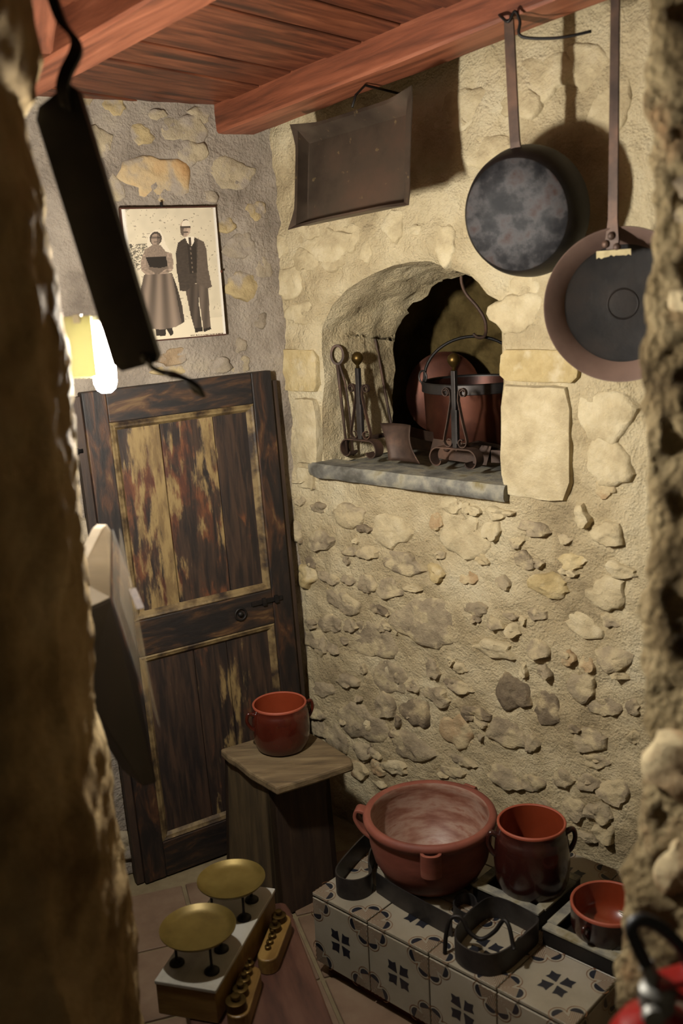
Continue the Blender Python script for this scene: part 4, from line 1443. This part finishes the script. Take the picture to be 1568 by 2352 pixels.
def quadbox(name, a, b, c, d, z0, z1, th_in, mat, par):
    """board between floor points a-b and top points c-d, th_in = inward thickness vector"""
    g = G()
    q = [Vector((a.x, a.y, z0)), Vector((b.x, b.y, z0)), Vector((d.x, d.y, z1)), Vector((c.x, c.y, z1))]
    q2 = [p + th_in for p in q]
    g.add(q + q2, [(0, 1, 2, 3), (7, 6, 5, 4), (0, 4, 5, 1), (1, 5, 6, 2), (2, 6, 7, 3), (3, 7, 4, 0)])
    return g.build(name, mat, par, bevel=0.002)


c00, c10, c01, c11 = F0, F0 + e1 * 0.205, F0 + e2 * 0.275 - e1 * 0.0, F0 + e2 * 0.275 + e1 * 0.205
t00, t10, t01, t11 = F0 + e2 * 0.012 + e1 * 0.004, F0 + e1 * 0.200 + e2 * 0.012, F0 + e2 * 0.235 + e1 * 0.004, F0 + e2 * 0.235 + e1 * 0.2
M_woodlit = nmat('lit_olive_board', [(58, 46, 24), (80, 64, 36), (100, 82, 50)], 5, 8, 0.75, bump=0.3, bscale=20, stretch=(7, 7, 1), bdist=0.003)  # stool's lamp-facing board lighter; shade of the others painted with darker wood
quadbox('side_board', c01, c00, t01, t00, 0.0, 0.386, e1 * 0.02, M_woodlit, stool)
quadbox('front_board', c00, c10, t00, t10, 0.0, 0.386, e2 * 0.02, M_wooddk, stool)
quadbox('side_board', c10, c11, t10, t11, 0.0, 0.386, e1 * -0.02, M_wooddk, stool)
quadbox('back_board', c11, c01, t11, t01, 0.0, 0.386, e2 * -0.02, M_wooddk, stool)


def pot_handle(par, ang, r, z0, z1, out, mat, rad=0.0075):
    c, s = math.cos(ang), math.sin(ang)
    pts = [(r * 0.98, z1), (r + out * 0.8, z1 + 0.006), (r + out * 1.1, (z0 + z1) / 2 + 0.006), (r + out * 0.6, z0 + 0.004), (r * 0.99, z0 - 0.006)]
    P = smoothpath([(c * a, s * a, z) for (a, z) in pts], 6)
    g = G()
    n = len(P)
    g.tube(P, [rad * (1.05 - 0.3 * math.sin(PI * i / (n - 1))) for i in range(n)], 10)
    return g.build('handle', mat, par, smooth=True)


pot = thing('clay_pot', 'glazed red-brown two-handled clay pot standing on the wooden stool', 'pot', TR(-0.196, 2.54, 0.4115), 'glazed clay pots')
g = G()
g.lathe([(0, 0), (0.060, 0), (0.068, 0.006), (0.076, 0.03), (0.079, 0.065), (0.078, 0.095), (0.0755, 0.112), (0.0735, 0.114), (0.0735, 0.126)], 64)
g.build('body', M_glaze, pot, smooth=True, auto=60)
g = G()
g.lathe([(0.0735, 0.125), (0.0745, 0.1295), (0.0715, 0.132), (0.0685, 0.129)], 64)
g.build('rim', M_rim, pot, smooth=True)
g = G()
g.lathe([(0.0685, 0.129), (0.069, 0.11), (0.071, 0.06), (0.064, 0.014), (0, 0.008)], 64)
g.build('inside', M_glazein, pot, smooth=True)
va = math.atan2(0.055, 0.145)
pot_handle(pot, va + 0.05, 0.075, 0.072, 0.110, 0.019, M_glaze, 0.0062)
pot_handle(pot, va + PI + 0.05, 0.075, 0.072, 0.110, 0.019, M_glaze, 0.0062)

# ------------------------------------------------------------------ tiled cooking block
P0 = Vector((-0.12, 2.137, 0))
MBK = TR(P0.x, P0.y, 0, RZW)
ZT = 0.225
TS = 0.1765
blk = thing('tiled_stove', 'low stove block faced with cream and blue-black patterned tiles', 'stove', MBK)
g = G()
g.box((2 * TS, 1.5 * TS, 0.128), (4 * TS - 0.014, 3 * TS - 0.014, 0.18))
g.build('core', M_mortar, blk)
g = G()
g.box((2 * TS + 0.004, 1.5 * TS + 0.01, 0.02), (4 * TS - 0.03, 3 * TS - 0.03, 0.04))
g.build('plinth', M_rust, blk, label='rust-red painted plinth')
# the pattern on one tile, local tile square -0.5..0.5, drawn as thin painted relief
gt = G()
TH = TS - 0.003
gt.box((0, 0, -0.004), (TH, TH, 0.008))
tile_mesh_src = gt
gm = G()


def mp(poly, mi, h):
    gm.add([(x * TS, y * TS, h) for (x, y) in poly], [tuple(range(len(poly)))], None, mi)


for q in range(4):
    a = PI / 4 + q * PI / 2
    c, s = math.cos(a), math.sin(a)
    pet = [(x * 1.2, y * 1.2) for (x, y) in ((0.028, 0.005), (0.085, 0.045), (0.125, 0.078), (0.140, 0.036), (0.192, 0.001))]
    for i in range(len(pet) - 1):
        (xa, ya), (xb, yb) = pet[i], pet[i + 1]
        mp([(c * x - s * y, s * x + c * y) for (x, y) in ((xa, 0), (xb, 0), (xb, yb), (xa, ya))], 0, 0.0006)
        mp([(c * x - s * y, s * x + c * y) for (x, y) in ((xa, -ya), (xb, -yb), (xb, 0), (xa, 0))], 0, 0.0006)
    # corner fans: two lobes each
    kx, ky = (1 if c > 0 else -1), (1 if s > 0 else -1)
    for (lx, ly) in ((0.235, 0.085), (0.085, 0.235)):
        # lobe coordinates measured from the corner
        d = math.hypot(lx, ly)
        ux, uy = lx / d, ly / d
        if lx > ly:
            ux, uy = 0.95, 0.31
        else:
            ux, uy = 0.31, 0.95
        vx, vy = -uy, ux

        def crn(p):
            return (kx * (0.5 - p[0]), ky * (0.5 - p[1]))
        # black half disc on the inner side
        arc = [(lx + 0.068 * (ux * math.cos(b) + vx * 1.15 * math.sin(b)), ly + 0.068 * (uy * math.cos(b) + vy * 1.15 * math.sin(b))) for b in [-PI / 2 + PI * i / 10 for i in range(11)]]
        pol = [crn(p) for p in arc]
        gm.add([(x * TS, y * TS, 0.0006) for (x, y) in (pol if kx * ky > 0 else list(reversed(pol)))], [tuple(range(len(pol)))], None, 0)
        # outline ring
        for (ra, rb) in ((0.094, 0.102),):
            for i in range(16):
                b0, b1 = -PI * 0.62 + PI * 1.24 * i / 16, -PI * 0.62 + PI * 1.24 * (i + 1) / 16
                qd = []
                for (rr_, bb) in ((ra, b0), (rb, b0), (rb, b1), (ra, b1)):
                    qd.append(crn((lx + rr_ * (ux * math.cos(bb) + vx * 1.1 * math.sin(bb)), ly + rr_ * (uy * math.cos(bb) + vy * 1.1 * math.sin(bb)))))
                gm.add([(x * TS, y * TS, 0.0006) for (x, y) in (qd if kx * ky > 0 else list(reversed(qd)))], [(0, 1, 2, 3)], None, 1)
        # hatching between lobe and corner
        for i in range(7):
            o_ = -0.062 + 0.124 * i / 6
            st_ = [(lx + vx * o_, ly + vy * o_)]
            L_ = 0.0
            while True:
                L_ += 0.01
                ex_, ey_ = lx + vx * o_ - ux * L_, ly + vy * o_ - uy * L_
                lim = (ey_ > ex_ - 0.006) if lx > ly else (ex_ > ey_ - 0.006)
                if ex_ < 0.012 or ey_ < 0.012 or lim or L_ > 0.3:
                    break
            w_ = 0.0034
            qd = [crn((lx + vx * (o_ + sg_ * w_) - ux * ll, ly + vy * (o_ + sg_ * w_) - uy * ll)) for (sg_, ll) in ((-1, 0.004), (1, 0.004), (1, L_), (-1, L_))]
            gm.add([(x * TS, y * TS, 0.0006) for (x, y) in (qd if kx * ky > 0 else list(reversed(qd)))], [(0, 1, 2, 3)], None, 1)
tile_me = motif_me = None


def place_tile(M):
    global tile_me, motif_me
    if tile_me is None:
        o = tile_mesh_src.build('tile', M_tile, blk)
        tile_me = o.data
        mo = gm.build('painted_motif', [M_tileink, M_tileline], o)
        mo['kind'] = 'stuff'
        motif_me = mo.data
    else:
        o = bpy.data.objects.new('tile', tile_me)
        COL.objects.link(o)
        o.parent = blk
        mo = bpy.data.objects.new('painted_motif', motif_me)
        COL.objects.link(mo)
        mo.parent = o
        mo['kind'] = 'stuff'
    b = o.modifiers.new('bevel', 'BEVEL')
    b.width = 0.0012
    o.matrix_local = M
    return o


rt = random.Random(2)
for i in range(4):
    for j in range(3):
        place_tile(Matrix.Translation(((i + 0.5) * TS, (j + 0.5) * TS, ZT + rt.uniform(-0.0006, 0.0006))))
RXF = Matrix.Rotation(PI / 2, 4, 'X')
for i in range(4):
    place_tile(Matrix.Translation(((i + 0.5) * TS, 0.001, ZT - 0.011 - TS / 2)) @ RXF)
for j in range(3):
    place_tile(Matrix.Translation((0.001, (j + 0.5) * TS, ZT - 0.011 - TS / 2)) @ Matrix.Rotation(-PI / 2, 4, 'Z') @ RXF)
    place_tile(Matrix.Translation((4 * TS - 0.001, (j + 0.5) * TS, ZT - 0.011 - TS / 2)) @ Matrix.Rotation(PI / 2, 4, 'Z') @ RXF)


def onblk(x, y, z, rz=0.0):
    return MBK @ Matrix.Translation((x, y, z)) @ Matrix.Rotation(rz, 4, 'Z')


# big bowl
bowl = thing('clay_bowl', 'big wide terracotta bowl with handles and a spout lug on the tiled stove', 'bowl', onblk(0.186, 0.230, ZT + 0.002))
g = G()
g.lathe([(0, 0), (0.084, 0), (0.095, 0.006), (0.120, 0.030), (0.138, 0.065), (0.147, 0.105), (0.149, 0.140), (0.152, 0.150), (0.159, 0.154), (0.161, 0.164), (0.158, 0.172), (0.150, 0.175), (0.142, 0.171)], 80)
g.build('body', M_terra, bowl, smooth=True, auto=60)
g = G()
pr_ = [(0.142, 0.171), (0.138, 0.160)]
for i in range(1, 15):
    f = i / 15
    r = 0.140 - 0.060 * f ** 2.6
    pr_.append((r + (0.0014 if i % 2 else 0), 0.160 - 0.138 * f))
pr_ += [(0.055, 0.016), (0, 0.012)]
g.lathe(pr_, 80)
g.build('inside', M_terrain, bowl, smooth=True, label='chalky worn inside of the bowl')
for (ang, out) in ((math.atan2(-0.078, -0.139), 0.03), (math.atan2(0.16, 0.0), 0.02)):
    c, s = math.cos(ang), math.sin(ang)
    g = G()
    P = smoothpath([(c * a, s * a, z) for (a, z) in ((0.152, 0.160), (0.152 + out * 0.8, 0.166), (0.152 + out, 0.145), (0.150 + out * 0.5, 0.115), (0.141, 0.095))], 6)
    g.strap(P, (-s, c, 0), 0.032, 0.009)
    g.build('handle', M_terra, bowl, smooth=True, bevel=0.002)
ang = math.atan2(-0.12, 0.096)
c, s = math.cos(ang), math.sin(ang)
g = G()
P = []
for i in range(9):
    b = -PI / 2 + PI * i / 8
    P.append((0.025 * math.sin(b), 0.028 * math.cos(b) ** 0.6 if math.cos(b) > 1e-6 else 0))
rad_, tan_ = Vector((c, s, 0)), Vector((-s, c, 0))
for (zz, rr_) in ((0.160, 0.156), (0.145, 0.153), (0.122, 0.150), (0.098, 0.146)):
    for th_ in (1.0, 0.72):
        for (x, y) in P:
            g.v.append(tuple(rad_ * (rr_ - 0.006 + y * th_) + tan_ * (x * th_) + Vector((0, 0, zz))))
k = 18
for r in range(3):
    for i in range(8):
        g.f.append((r * k + i, r * k + i + 1, (r + 1) * k + i + 1, (r + 1) * k + i))
        g.f.append((r * k + 9 + i + 1, r * k + 9 + i, (r + 1) * k + 9 + i, (r + 1) * k + 9 + i + 1))
for i in range(8):
    g.f.append((i + 1, i, 9 + i, 9 + i + 1))
    g.f.append((3 * k + i, 3 * k + i + 1, 3 * k + 9 + i + 1, 3 * k + 9 + i))
g.mi = [0] * len(g.f)
g.build('spout_lug', M_terra, bowl, smooth=True, auto=50)

# square iron-rimmed burner frames
def burner(x0, y0, w, label):
    th = thing('burner_frame', label, 'burner', onblk(x0 + w / 2, y0 + w / 2, ZT + 0.001), 'square burner frames')
    for (cx, cy, sx, sy) in ((0, -w / 2 + 0.011, w, 0.022), (0, w / 2 - 0.011, w, 0.022), (-w / 2 + 0.011, 0, 0.022, w - 0.044), (w / 2 - 0.011, 0, 0.022, w - 0.044)):
        g = G()
        g.box((cx, cy, 0.0195), (sx, sy, 0.037))
        g.build('side_wall', M_irondk, th)
    for (cx, cy, sx, sy) in ((0, -w / 2 + 0.009, w, 0.024), (0, w / 2 - 0.009, w, 0.024), (-w / 2 + 0.009, 0, 0.024, w - 0.044), (w / 2 - 0.009, 0, 0.024, w - 0.044)):
        g = G()
        g.box((cx, cy, 0.041), (sx, sy, 0.006))
        g.build('rim_bar', M_slate, th, bevel=0.001)
    g = G()
    g.box((0, 0, 0.014), (w - 0.05, w - 0.05, 0.012))
    g.build('grate', M_irondk, th)
    return th


burner(0.322, 0.212, 0.178, 'square grey-rimmed burner frame under the tall dark pot')
burner(0.530, 0.178, 0.172, 'square grey-rimmed burner frame under the small shallow bowl')
pot2 = thing('clay_pot', 'tall dark-glazed clay pot with orange inside, on the burner beside the big bowl', 'pot', onblk(0.426, 0.300, ZT + 0.022), 'glazed clay pots')
g = G()
g.lathe([(0, 0), (0.060, 0), (0.072, 0.008), (0.084, 0.045), (0.087, 0.085), (0.083, 0.135), (0.080, 0.155), (0.077, 0.157), (0.0775, 0.176)], 64)
g.build('body', M_glazedk, pot2, smooth=True, auto=60)
g = G()
g.lathe([(0.0775, 0.175), (0.0785, 0.180), (0.0755, 0.183), (0.0725, 0.180)], 64)
g.build('rim', M_rim, pot2, smooth=True)
g = G()
g.lathe([(0.0725, 0.180), (0.074, 0.15), (0.079, 0.085), (0.070, 0.018), (0, 0.010)], 64)
g.build('inside', M_glazein, pot2, smooth=True)
for ang in (0.75, 0.75 + PI):
    pot_handle(pot2, ang, 0.080, 0.105, 0.150, 0.018, M_glazedk, 0.0075)
bw = thing('shallow_bowl', 'small shallow orange-brown clay bowl half behind the right doorway wall', 'bowl', onblk(0.640, 0.262, ZT + 0.022))
g = G()
g.lathe([(0, 0), (0.062, 0), (0.072, 0.008), (0.079, 0.035), (0.079, 0.070), (0.080, 0.078)], 64)
g.build('body', M_glazedk, bw, smooth=True, auto=60)
g = G()
g.lathe([(0.080, 0.078), (0.080, 0.084), (0.077, 0.086), (0.074, 0.083)], 64)
g.build('rim', M_rim, bw, smooth=True)
g = G()
g.lathe([(0.074, 0.083), (0.073, 0.04), (0.066, 0.014), (0, 0.009)], 64)
g.build('inside', M_glazein, bw, smooth=True)
pot_handle(bw, -1.65, 0.079, 0.040, 0.062, 0.014, M_glazedk, 0.006)

# iron hoops on the tiles
def hoop(name, label, pts, h, closed, mat, cat='trivet', k=6, group=None):
    cx = sum(p[0] for p in pts) / len(pts)
    cy = sum(p[1] for p in pts) / len(pts)
    th = thing(name, label, cat, onblk(cx, cy, ZT + 0.001), group)
    P = smoothpath([(x - cx, y - cy, h / 2) for (x, y) in pts], k, closed)
    g = G()
    g.strap(P, (0, 0, 1), h, 0.0035, closed=closed)
    g.build('band', mat, th, smooth=True, auto=40)
    return th


hoop('iron_hoop', 'long rounded grey iron hoop standing on the tiles left of the big bowl',
     [(-0.006, 0.205), (0.014, 0.12), (0.036, 0.055), (0.064, 0.030), (0.098, 0.036), (0.116, 0.062), (0.112, 0.094), (0.076, 0.125), (0.042, 0.18), (0.026, 0.26), (0.008, 0.285), (-0.008, 0.26)], 0.054, True, M_sheet, group='iron hoops')
hoop('iron_band', 'straight grey iron band on edge in front of the big bowl', [(0.124, 0.098), (0.20, 0.086), (0.28, 0.080), (0.362, 0.076)], 0.052, False, M_sheet, cat='band')
h2 = hoop('iron_hoop', 'rounded dark iron hoop with wavy bar at the front corner of the stove',
          [(0.398, 0.042), (0.420, 0.016), (0.460, 0.008), (0.500, 0.022), (0.517, 0.06), (0.519, 0.12), (0.517, 0.178), (0.49, 0.194), (0.42, 0.198), (0.386, 0.18), (0.382, 0.12), (0.388, 0.075)], 0.052, True, M_sheet, group='iron hoops')
g = G()
ih2 = (MBK.inverted() @ h2.matrix_world).inverted()
wv = [(0.384, 0.020, 0.002), (0.383, 0.028, 0.045), (0.388, 0.040, 0.078), (0.408, 0.050, 0.082), (0.428, 0.052, 0.055), (0.452, 0.060, 0.045), (0.476, 0.075, 0.066), (0.492, 0.085, 0.094), (0.508, 0.082, 0.088), (0.524, 0.072, 0.056), (0.530, 0.068, 0.05)]
wv = [Vector(p) for p in wv]
g.tube(smoothpath([ih2 @ Vector((p.x, p.y, ZT + p.z)) for p in wv], 6), 0.0048, 8)
g.build('wavy_bar', M_irondk, h2, smooth=True)
hoop('small_ring', 'small thin iron ring between the burner frame and the iron band',
     [(0.308, 0.165), (0.325, 0.135), (0.366, 0.130), (0.364, 0.165), (0.338, 0.192), (0.313, 0.19)], 0.03, True, M_sheet, cat='ring')

# ------------------------------------------------------------------ low bench with scale and weights
BZ = 0.2
MBN = TR(-0.179, 2.140, 0, math.atan2(-0.256, 0.967) + 0.0)
bex = Vector((0.967, 0.256, 0))
MBN = TR(-0.179, 2.140, 0, math.atan2(0.256, 0.967))
bench = thing('low_bench', 'low red-brown wooden bench carrying the scale', 'bench', MBN)
g = G()
bp_ = [(-0.005, -0.002), (0.0, -0.03), (0.0, -0.62), (-0.275, -0.62), (-0.275, -0.10), (-0.05, 0.008), (-0.015, 0.006)]
g.prism(list(reversed(bp_)), BZ - 0.03, BZ)
g.build('top_board', M_board, bench, bevel=0.004)
for (x, y) in ((-0.04, -0.06), (-0.235, -0.14), (-0.04, -0.57), (-0.235, -0.57)):
    g = G()
    g.box((x, y, (BZ - 0.03) / 2), (0.035, 0.035, BZ - 0.03))
    g.build('leg', M_wooddk, bench, bevel=0.002)

sx_, sy_ = Vector((0.957, -0.289, 0)), Vector((0.289, 0.957, 0))
SCC = Vector((-0.302, 1.740, 0)) - sx_ * 0.0665 + sy_ * 0.1745
SR = math.atan2(sx_.y, sx_.x)
scale = thing('counter_scale', 'old wooden counter scale with marble top and two brass pans on the low bench', 'scale', TR(SCC.x, SCC.y, BZ, SR))
g = G()
g.box((0, 0, 0.038), (0.133, 0.349, 0.072))
g.build('case', M_boxwood, scale, bevel=0.003)
g = G()
g.box((0, 0, 0.0775), (0.136, 0.352, 0.009))
g.build('marble_top', M_marble, scale, bevel=0.002)
sinv = scale.matrix_world.inverted()
for ii, (cx, cy, r, zz) in enumerate(((-0.343, 1.836, 0.0795, 0.36), (-0.290, 2.006, 0.0765, 0.358))):
    p = sinv @ Vector((cx, cy, zz))
    g = G()
    g.lathe([(0, -0.012), (r * 0.72, -0.011), (r * 0.90, -0.006), (r * 0.985, 0.001), (r, 0.0015), (r * 1.0, -0.0005), (r * 0.91, -0.008), (r * 0.72, -0.0135), (0, -0.0145)], 64, Matrix.Translation(p))
    g.build('brass_pan', M_brass, scale, smooth=True, auto=70)
    sp = g = G()
    for kk in range(3):
        a = [math.radians(-55), math.radians(35), math.radians(180 + 10)][kk]
        a -= SR
        q = p + Vector((math.cos(a) * r * 0.62, math.sin(a) * r * 0.62, 0))
        g.tube([(q.x, q.y, p.z - 0.012), (q.x, q.y, 0.083)], 0.003, 8)
        g.lathe([(0.016, 0.082), (0.016, 0.085), (0.012, 0.089), (0.004, 0.092), (0.003, 0.10)], 20, Matrix.Translation((q.x, q.y, 0)))
    g.tube([(p.x, p.y, p.z - 0.0145), (p.x, p.y, p.z - 0.02)], 0.02, 12)
    g.build('pan_spider', M_irondk, scale, smooth=True, auto=50)

for bi, (cx, cy, ln, wd_, lab, sizes) in enumerate(((-0.198, 1.962, 0.165, 0.046, 'upper', (0.0165, 0.0135, 0.0085, 0.0075, 0.007)), (-0.252, 1.792, 0.155, 0.048, 'lower', (0.021, 0.016, 0.013, 0.011, 0.009)))):
    rz = math.atan2(-0.045, 0.16) if bi == 0 else math.atan2(-0.03, 0.16)
    dr_ = Vector((0.20, 0.98, 0)) if bi == 0 else Vector((0.14, 0.99, 0))
    dr_.normalize()
    rz = math.atan2(dr_.y, dr_.x)
    wb = tag(None or bpy.data.objects.new('weight_block', None), ('far' if bi == 0 else 'near') + ' wooden block holding small brass weights beside the scale, ' +
             ('reaching the bench end' if bi == 0 else 'by the front brass pan'), 'weight block', 'wooden weight blocks')
    COL.objects.link(wb)
    wb.matrix_world = TR(cx, cy, BZ, rz)
    g = G()
    pl = []
    for (ox, sgn) in ((ln / 2 - wd_ / 2, 1), (-ln / 2 + wd_ / 2, -1)):
        for i in range(9):
            a = -PI / 2 + PI * i / 8 if sgn > 0 else PI / 2 + PI * i / 8
            pl.append((ox + math.cos(a) * wd_ / 2, math.sin(a) * wd_ / 2 * 0.98))
    g.prism(pl, 0.0, 0.036)
    g.build('block', M_boxwood, wb, bevel=0.003)
    x = ln / 2 - 0.026 if bi == 0 else -ln / 2 + 0.026
    for wi, r in enumerate(sizes):
        y = 0.004
        wgt = thing('brass_weight', ['largest', 'second largest', 'middle', 'second smallest', 'smallest'][wi] + ' round brass weight in the ' + ('far' if bi == 0 else 'near') + ' wooden block', 'weight',
                    TR(cx, cy, BZ, rz) @ Matrix.Translation((x, y, 0.0365)), 'brass weights')
        hh = r * 0.9
        g = G()
        g.lathe([(0, 0), (r, 0), (r, hh), (r * 0.85, hh + 0.001), (r * 0.35, hh + 0.0015), (r * 0.3, hh + 0.004), (r * 0.5, hh + 0.007), (r * 0.45, hh + 0.011), (0, hh + 0.012)], 24)
        g.build('weight', M_weight, wgt, smooth=True, auto=40)
        nxt = sizes[wi + 1] if wi < 4 else 0
        x += (-1 if bi == 0 else 1) * (r + nxt + 0.004)

# ------------------------------------------------------------------ fire extinguisher by the right doorway wall
ext = thing('fire_extinguisher', 'red fire extinguisher with black hose in the lower right corner', 'extinguisher', TR(0.304, 0.905, 0.368))
g = G()
g.lathe([(0, 0), (0.050, 0), (0.054, 0.008), (0.054, 0.46), (0.050, 0.482), (0.036, 0.505), (0.018, 0.515), (0.016, 0.525), (0, 0.525)], 40)
g.build('cylinder', M_red, ext, smooth=True, auto=50)
g = G()
g.lathe([(0.017, 0.52), (0.019, 0.525), (0.019, 0.545), (0.013, 0.55), (0, 0.55)], 24)
g.build('valve', M_chrome, ext, smooth=True, auto=40)
g = G()
g.strap([(-0.002, 0.0, 0.553), (0.03, 0.0, 0.560), (0.075, 0.0, 0.525)], (0, 1, 0), 0.024, 0.008, widths=[0.024, 0.028, 0.02])
g.strap([(-0.002, 0.0, 0.542), (0.03, 0.0, 0.535), (0.075, 0.0, 0.500)], (0, 1, 0), 0.022, 0.006)
g.build('lever', M_red, ext, bevel=0.002)
g = G()
g.lathe([(0, 0), (0.011, 0), (0.011, 0.010), (0, 0.012)], 20, Matrix.Translation((-0.012, -0.018, 0.53)) @ Matrix.Rotation(PI / 2, 4, 'X'))
g.build('gauge', M_chrome, ext, smooth=True, auto=40)
hp = [(-0.004, 0.003, 0.552), (-0.012, 0.005, 0.572), (-0.022, 0.008, 0.596), (-0.025, 0.010, 0.612), (-0.014, 0.012, 0.618), (0.008, 0.012, 0.606), (0.032, 0.010, 0.575), (0.050, 0.008, 0.52), (0.058, 0.004, 0.42), (0.056, 0.0, 0.25)]
g = G()
g.tube(smoothpath(hp, 6), 0.0075, 10)
g.build('hose', M_rubber, ext, smooth=True)
g = G()
g.tube([(-0.0015, 0.003, 0.548), (-0.011, 0.005, 0.571)], 0.0085, 14)
g.build('hose_ferrule', M_chrome, ext, smooth=True, auto=40)
